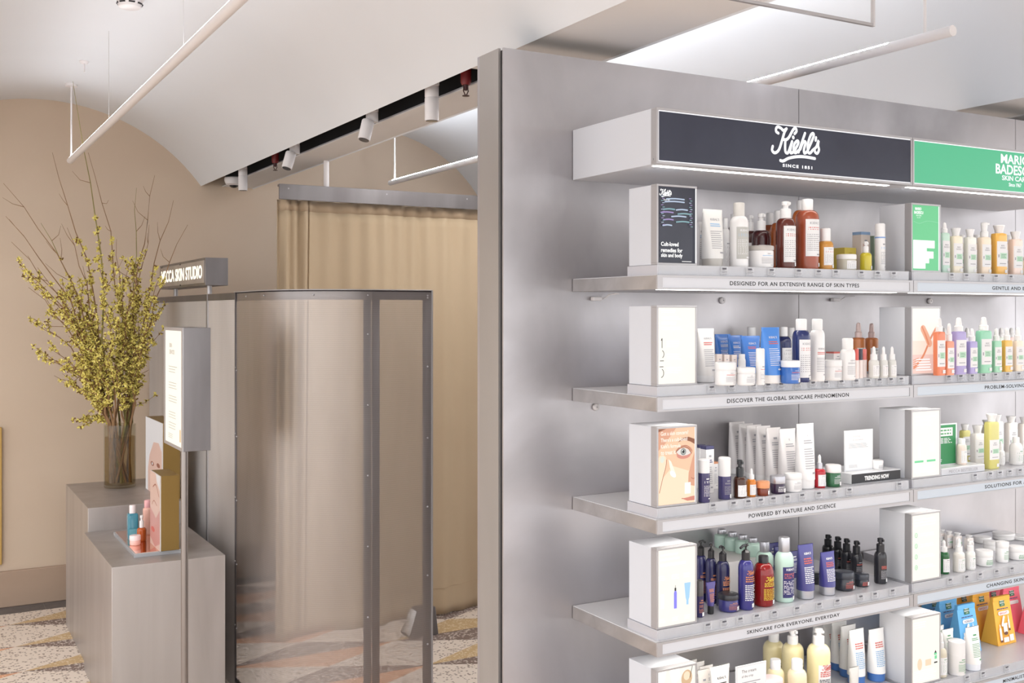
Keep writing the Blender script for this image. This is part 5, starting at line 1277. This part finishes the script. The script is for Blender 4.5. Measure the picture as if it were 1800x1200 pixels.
PP('cream_jar', 'small round pink jar with a white lid on the mirrored tray', 'jar', 237.5, 957, 940, 19, c=(238, 190, 180), cap=(246, 226, 224), fb=.5, nolab=1)

# ------------------------------------------------------------------ vase and branches
VX, VY = .925, 5.66; VZ = .7225; VH = .315; VR = .077
t = thing('glass_vase', 'clear cylindrical glass vase on the rear plinth, holding flowering branches', 'vase', (VX, VY, VZ))
wall = MB(); n = 48
wall.rings([(VR*.97, VR*.97, 0), (VR, VR, .004), (VR, VR, VH), (VR-.004, VR-.004, VH), (VR-.004, VR-.004, .014), (.0005, .0005, .014)], M_GLASSV, n, cap=False)
vs = [(VR*.97*cos(2*pi*k/n), VR*.97*sin(2*pi*k/n), 0) for k in range(n)]; wall.add(vs, [tuple(range(n-1, -1, -1))], M_GLASSV)
wall.build('glass_wall', t)
MB().rings([(VR-.0045, VR-.0045, .0145), (VR-.0045, VR-.0045, VH*.80)], M_WATER, n).build('water', t)
M_BARK = noisy('branch_bark', (128, 98, 68), (154, 120, 86), (30, 30, 30), .8); M_BARKG = noisy('branch_bark_green', (128, 120, 66), (150, 138, 84), (30, 30, 30), .8)
M_BLO = noisy('blossom_yellow_green', (244, 232, 140), (226, 212, 108), (40, 40, 40), .7); M_BUD = mat('bud_brown', (124, 92, 48), .7)
def blossom(b, p, r_, R):
    for _ in range(R.randint(7, 10)):
        d = Vector((R.uniform(-1, 1), R.uniform(-1, 1), R.uniform(-1, 1)))
        if d.length < .2: continue
        d.normalize(); L = r_*R.uniform(.7, 1.3); s_ = d.cross(Vector((R.uniform(-1,1), R.uniform(-1,1), R.uniform(-1,1)))).normalized()*r_*.36
        q = p+d*L; n_ = d.cross(s_).normalized()*r_*.12
        b.add([p-s_*.5, p+s_*.5, q+s_*.8+n_, q-s_*.8+n_, q+d*r_*.15-n_], [(0, 1, 2, 4, 3)], M_BLO if R.random() < .86 else M_BUD)
    for _ in range(2):
        d = Vector((R.uniform(-1, 1), R.uniform(-1, 1), R.uniform(-1, 1))).normalized()*r_*.4
        b.rings([(r_*.05, r_*.05, -r_*.2), (r_*.22, r_*.22, 0), (r_*.05, r_*.05, r_*.2)], M_BUD, 6, xf=Matrix.Translation(p+d))
TIPS = [(128, 143, 0), (92, 268, 1), (6, 322, 1), (272, 308, 1), (305, 352, 1), (72, 392, 2), (10, 380, 1), (30, 452, 2), (240, 330, 1), (330, 395, 0), (262, 395, 2), (155, 268, 1), (50, 505, 2), (282, 540, 2),
        (118, 400, 2), (205, 420, 2), (245, 470, 2), (60, 560, 2), (150, 560, 2), (225, 560, 2), (275, 600, 2), (180, 500, 2), (95, 660, 2), (140, 735, 2), (262, 650, 2), (160, 610, 2), (200, 640, 2), (240, 520, 2), (110, 500, 2), (215, 480, 2), (170, 450, 2), (255, 440, 2), (285, 480, 2), (85, 610, 2), (36, 470, 2), (68, 620, 2), (20, 425, 1), (66, 470, 2), (100, 540, 2)]
R = random.Random(11)
def branch(px, py, mode, idx):
    ya = VY+R.uniform(-.20, .20); x1 = XatY(px, ya)
    zz = Zof(py, x1, ya); x1 = max(x1, .05)
    if px < 60: ya = VY+R.uniform(-.1, .1); x1 = XatY(px, ya); zz = Zof(py, x1, ya)
    tip = Vector((x1, ya, zz)); a0 = R.uniform(0, 6.28)
    base = Vector((VX+cos(a0)*R.uniform(.01, .055), VY+sin(a0)*R.uniform(.01, .055), VZ+.022)); mid = Vector((VX-cos(a0)*.042+.02*R.uniform(-1, 1), VY-sin(a0)*.042, VZ+VH+.01))
    dx = (tip-mid); dr = Vector((mid.x-VX, mid.y-VY)); 
    if dr.length > VR-.018: dr = dr.normalized()*(VR-.018); mid.x = VX+dr.x; mid.y = VY+dr.y
    lean = Vector((tip.x-VX, tip.y-VY)); 
    if lean.length > .2: lean = lean.normalized(); mid.x = VX+lean.x*(VR-.022); mid.y = VY+lean.y*(VR-.022); aa_ = R.uniform(0, 6.28); rr_ = R.uniform(.02, .058); base.x = VX+rr_*cos(aa_); base.y = VY+rr_*sin(aa_)
    t = thing('flowering_branch', 'brown branch with small yellow blossoms, standing in the clear glass vase', 'branch', tuple(base), 0, 'flowering branches in the glass vase')
    pts = [base, mid]; n = 9; L = (tip-mid).length
    for k in range(1, n+1):
        q = k/n; p = mid.lerp(tip, q); p += Vector((R.uniform(-1, 1), R.uniform(-1, 1), R.uniform(-.5, .5)))*.016*(1 if k < n else 0)
        p += Vector((0, 0, 1))*(-.0)*0 + Vector(((tip.x-mid.x)*-.16*sin(q*pi), (tip.y-mid.y)*-.16*sin(q*pi), L*.05*sin(q*pi)))
        p.x = max(p.x, .03); p.y = min(p.y, 6.36)
        if p.z > 2.30:
            p.z = min(p.z, vz(min(max(p.x, -.1), 1.45), -.197, 1.505)-.02)
        pts.append(p)
    rb = R.uniform(.0046, .0070)
    b = MB(); b.tube([p-base for p in pts], rb, M_BARKG if R.random() < .3 else M_BARK, 7, r1=.0009)
    bl = MB(); nb = 0
    twigs = []
    for k in range(3, n+1):
        if R.random() < (.75 if mode == 2 else .55):
            p = pts[k]; d = (pts[k]-pts[k-1]).normalized(); sd = Vector((R.uniform(-1, 1), R.uniform(-.6, .6), R.uniform(-.3, .8))).normalized()
            tl = R.uniform(.05, .17)*(1.1 if mode == 2 else .8); q1 = p+(d*.5+sd).normalized()*tl*.5; q2 = q1+(d*1.0+sd*.7).normalized()*tl*.5
            q2.x = max(q2.x, .03); q2.y = min(q2.y, 6.36); q1.y = min(q1.y, 6.36)
            if q2.x > 1.19 or q2.z > 2.45: continue
            b.tube([p-base, q1-base, q2-base], .0018, M_BARK, 5, r1=.0007); twigs.append((p, q1, q2))
    top = (.98 if py > 440 else .66) if mode == 2 else (.62 if mode == 1 else .5)
    for k in range(2, len(pts)-1):
        for j in range(5):
            q = (k-2+j/5)/(len(pts)-3)
            if q > top or q < .10: continue
            dens = (.97 if q < .55 else .55 if q < .8 else .35)
            if R.random() < dens:
                p = pts[k].lerp(pts[k+1], j/5)+Vector((R.uniform(-1, 1), R.uniform(-1, 1), R.uniform(-1, 1)))*.010
                for _ in range(R.choice((1, 2, 2))): blossom(bl, p+Vector((R.uniform(-1, 1), R.uniform(-1, 1), R.uniform(-1, 1)))*.008-base, .0140, R)
    for (p, q1, q2) in twigs:
        if (p-mid).length/L > top: continue
        for q in (.35, .6, .8, 1.0):
            if R.random() < .8: blossom(bl, (p.lerp(q1, q*2) if q < .5 else q1.lerp(q2, q*2-1))-base, .0140, R)
    b.build('stem', t)
    if bl.v: o = bl.build('blossoms', t, smooth=False); o['kind'] = 'stuff'
for i, (px, py, m) in enumerate(TIPS): branch(px, py, m, i)
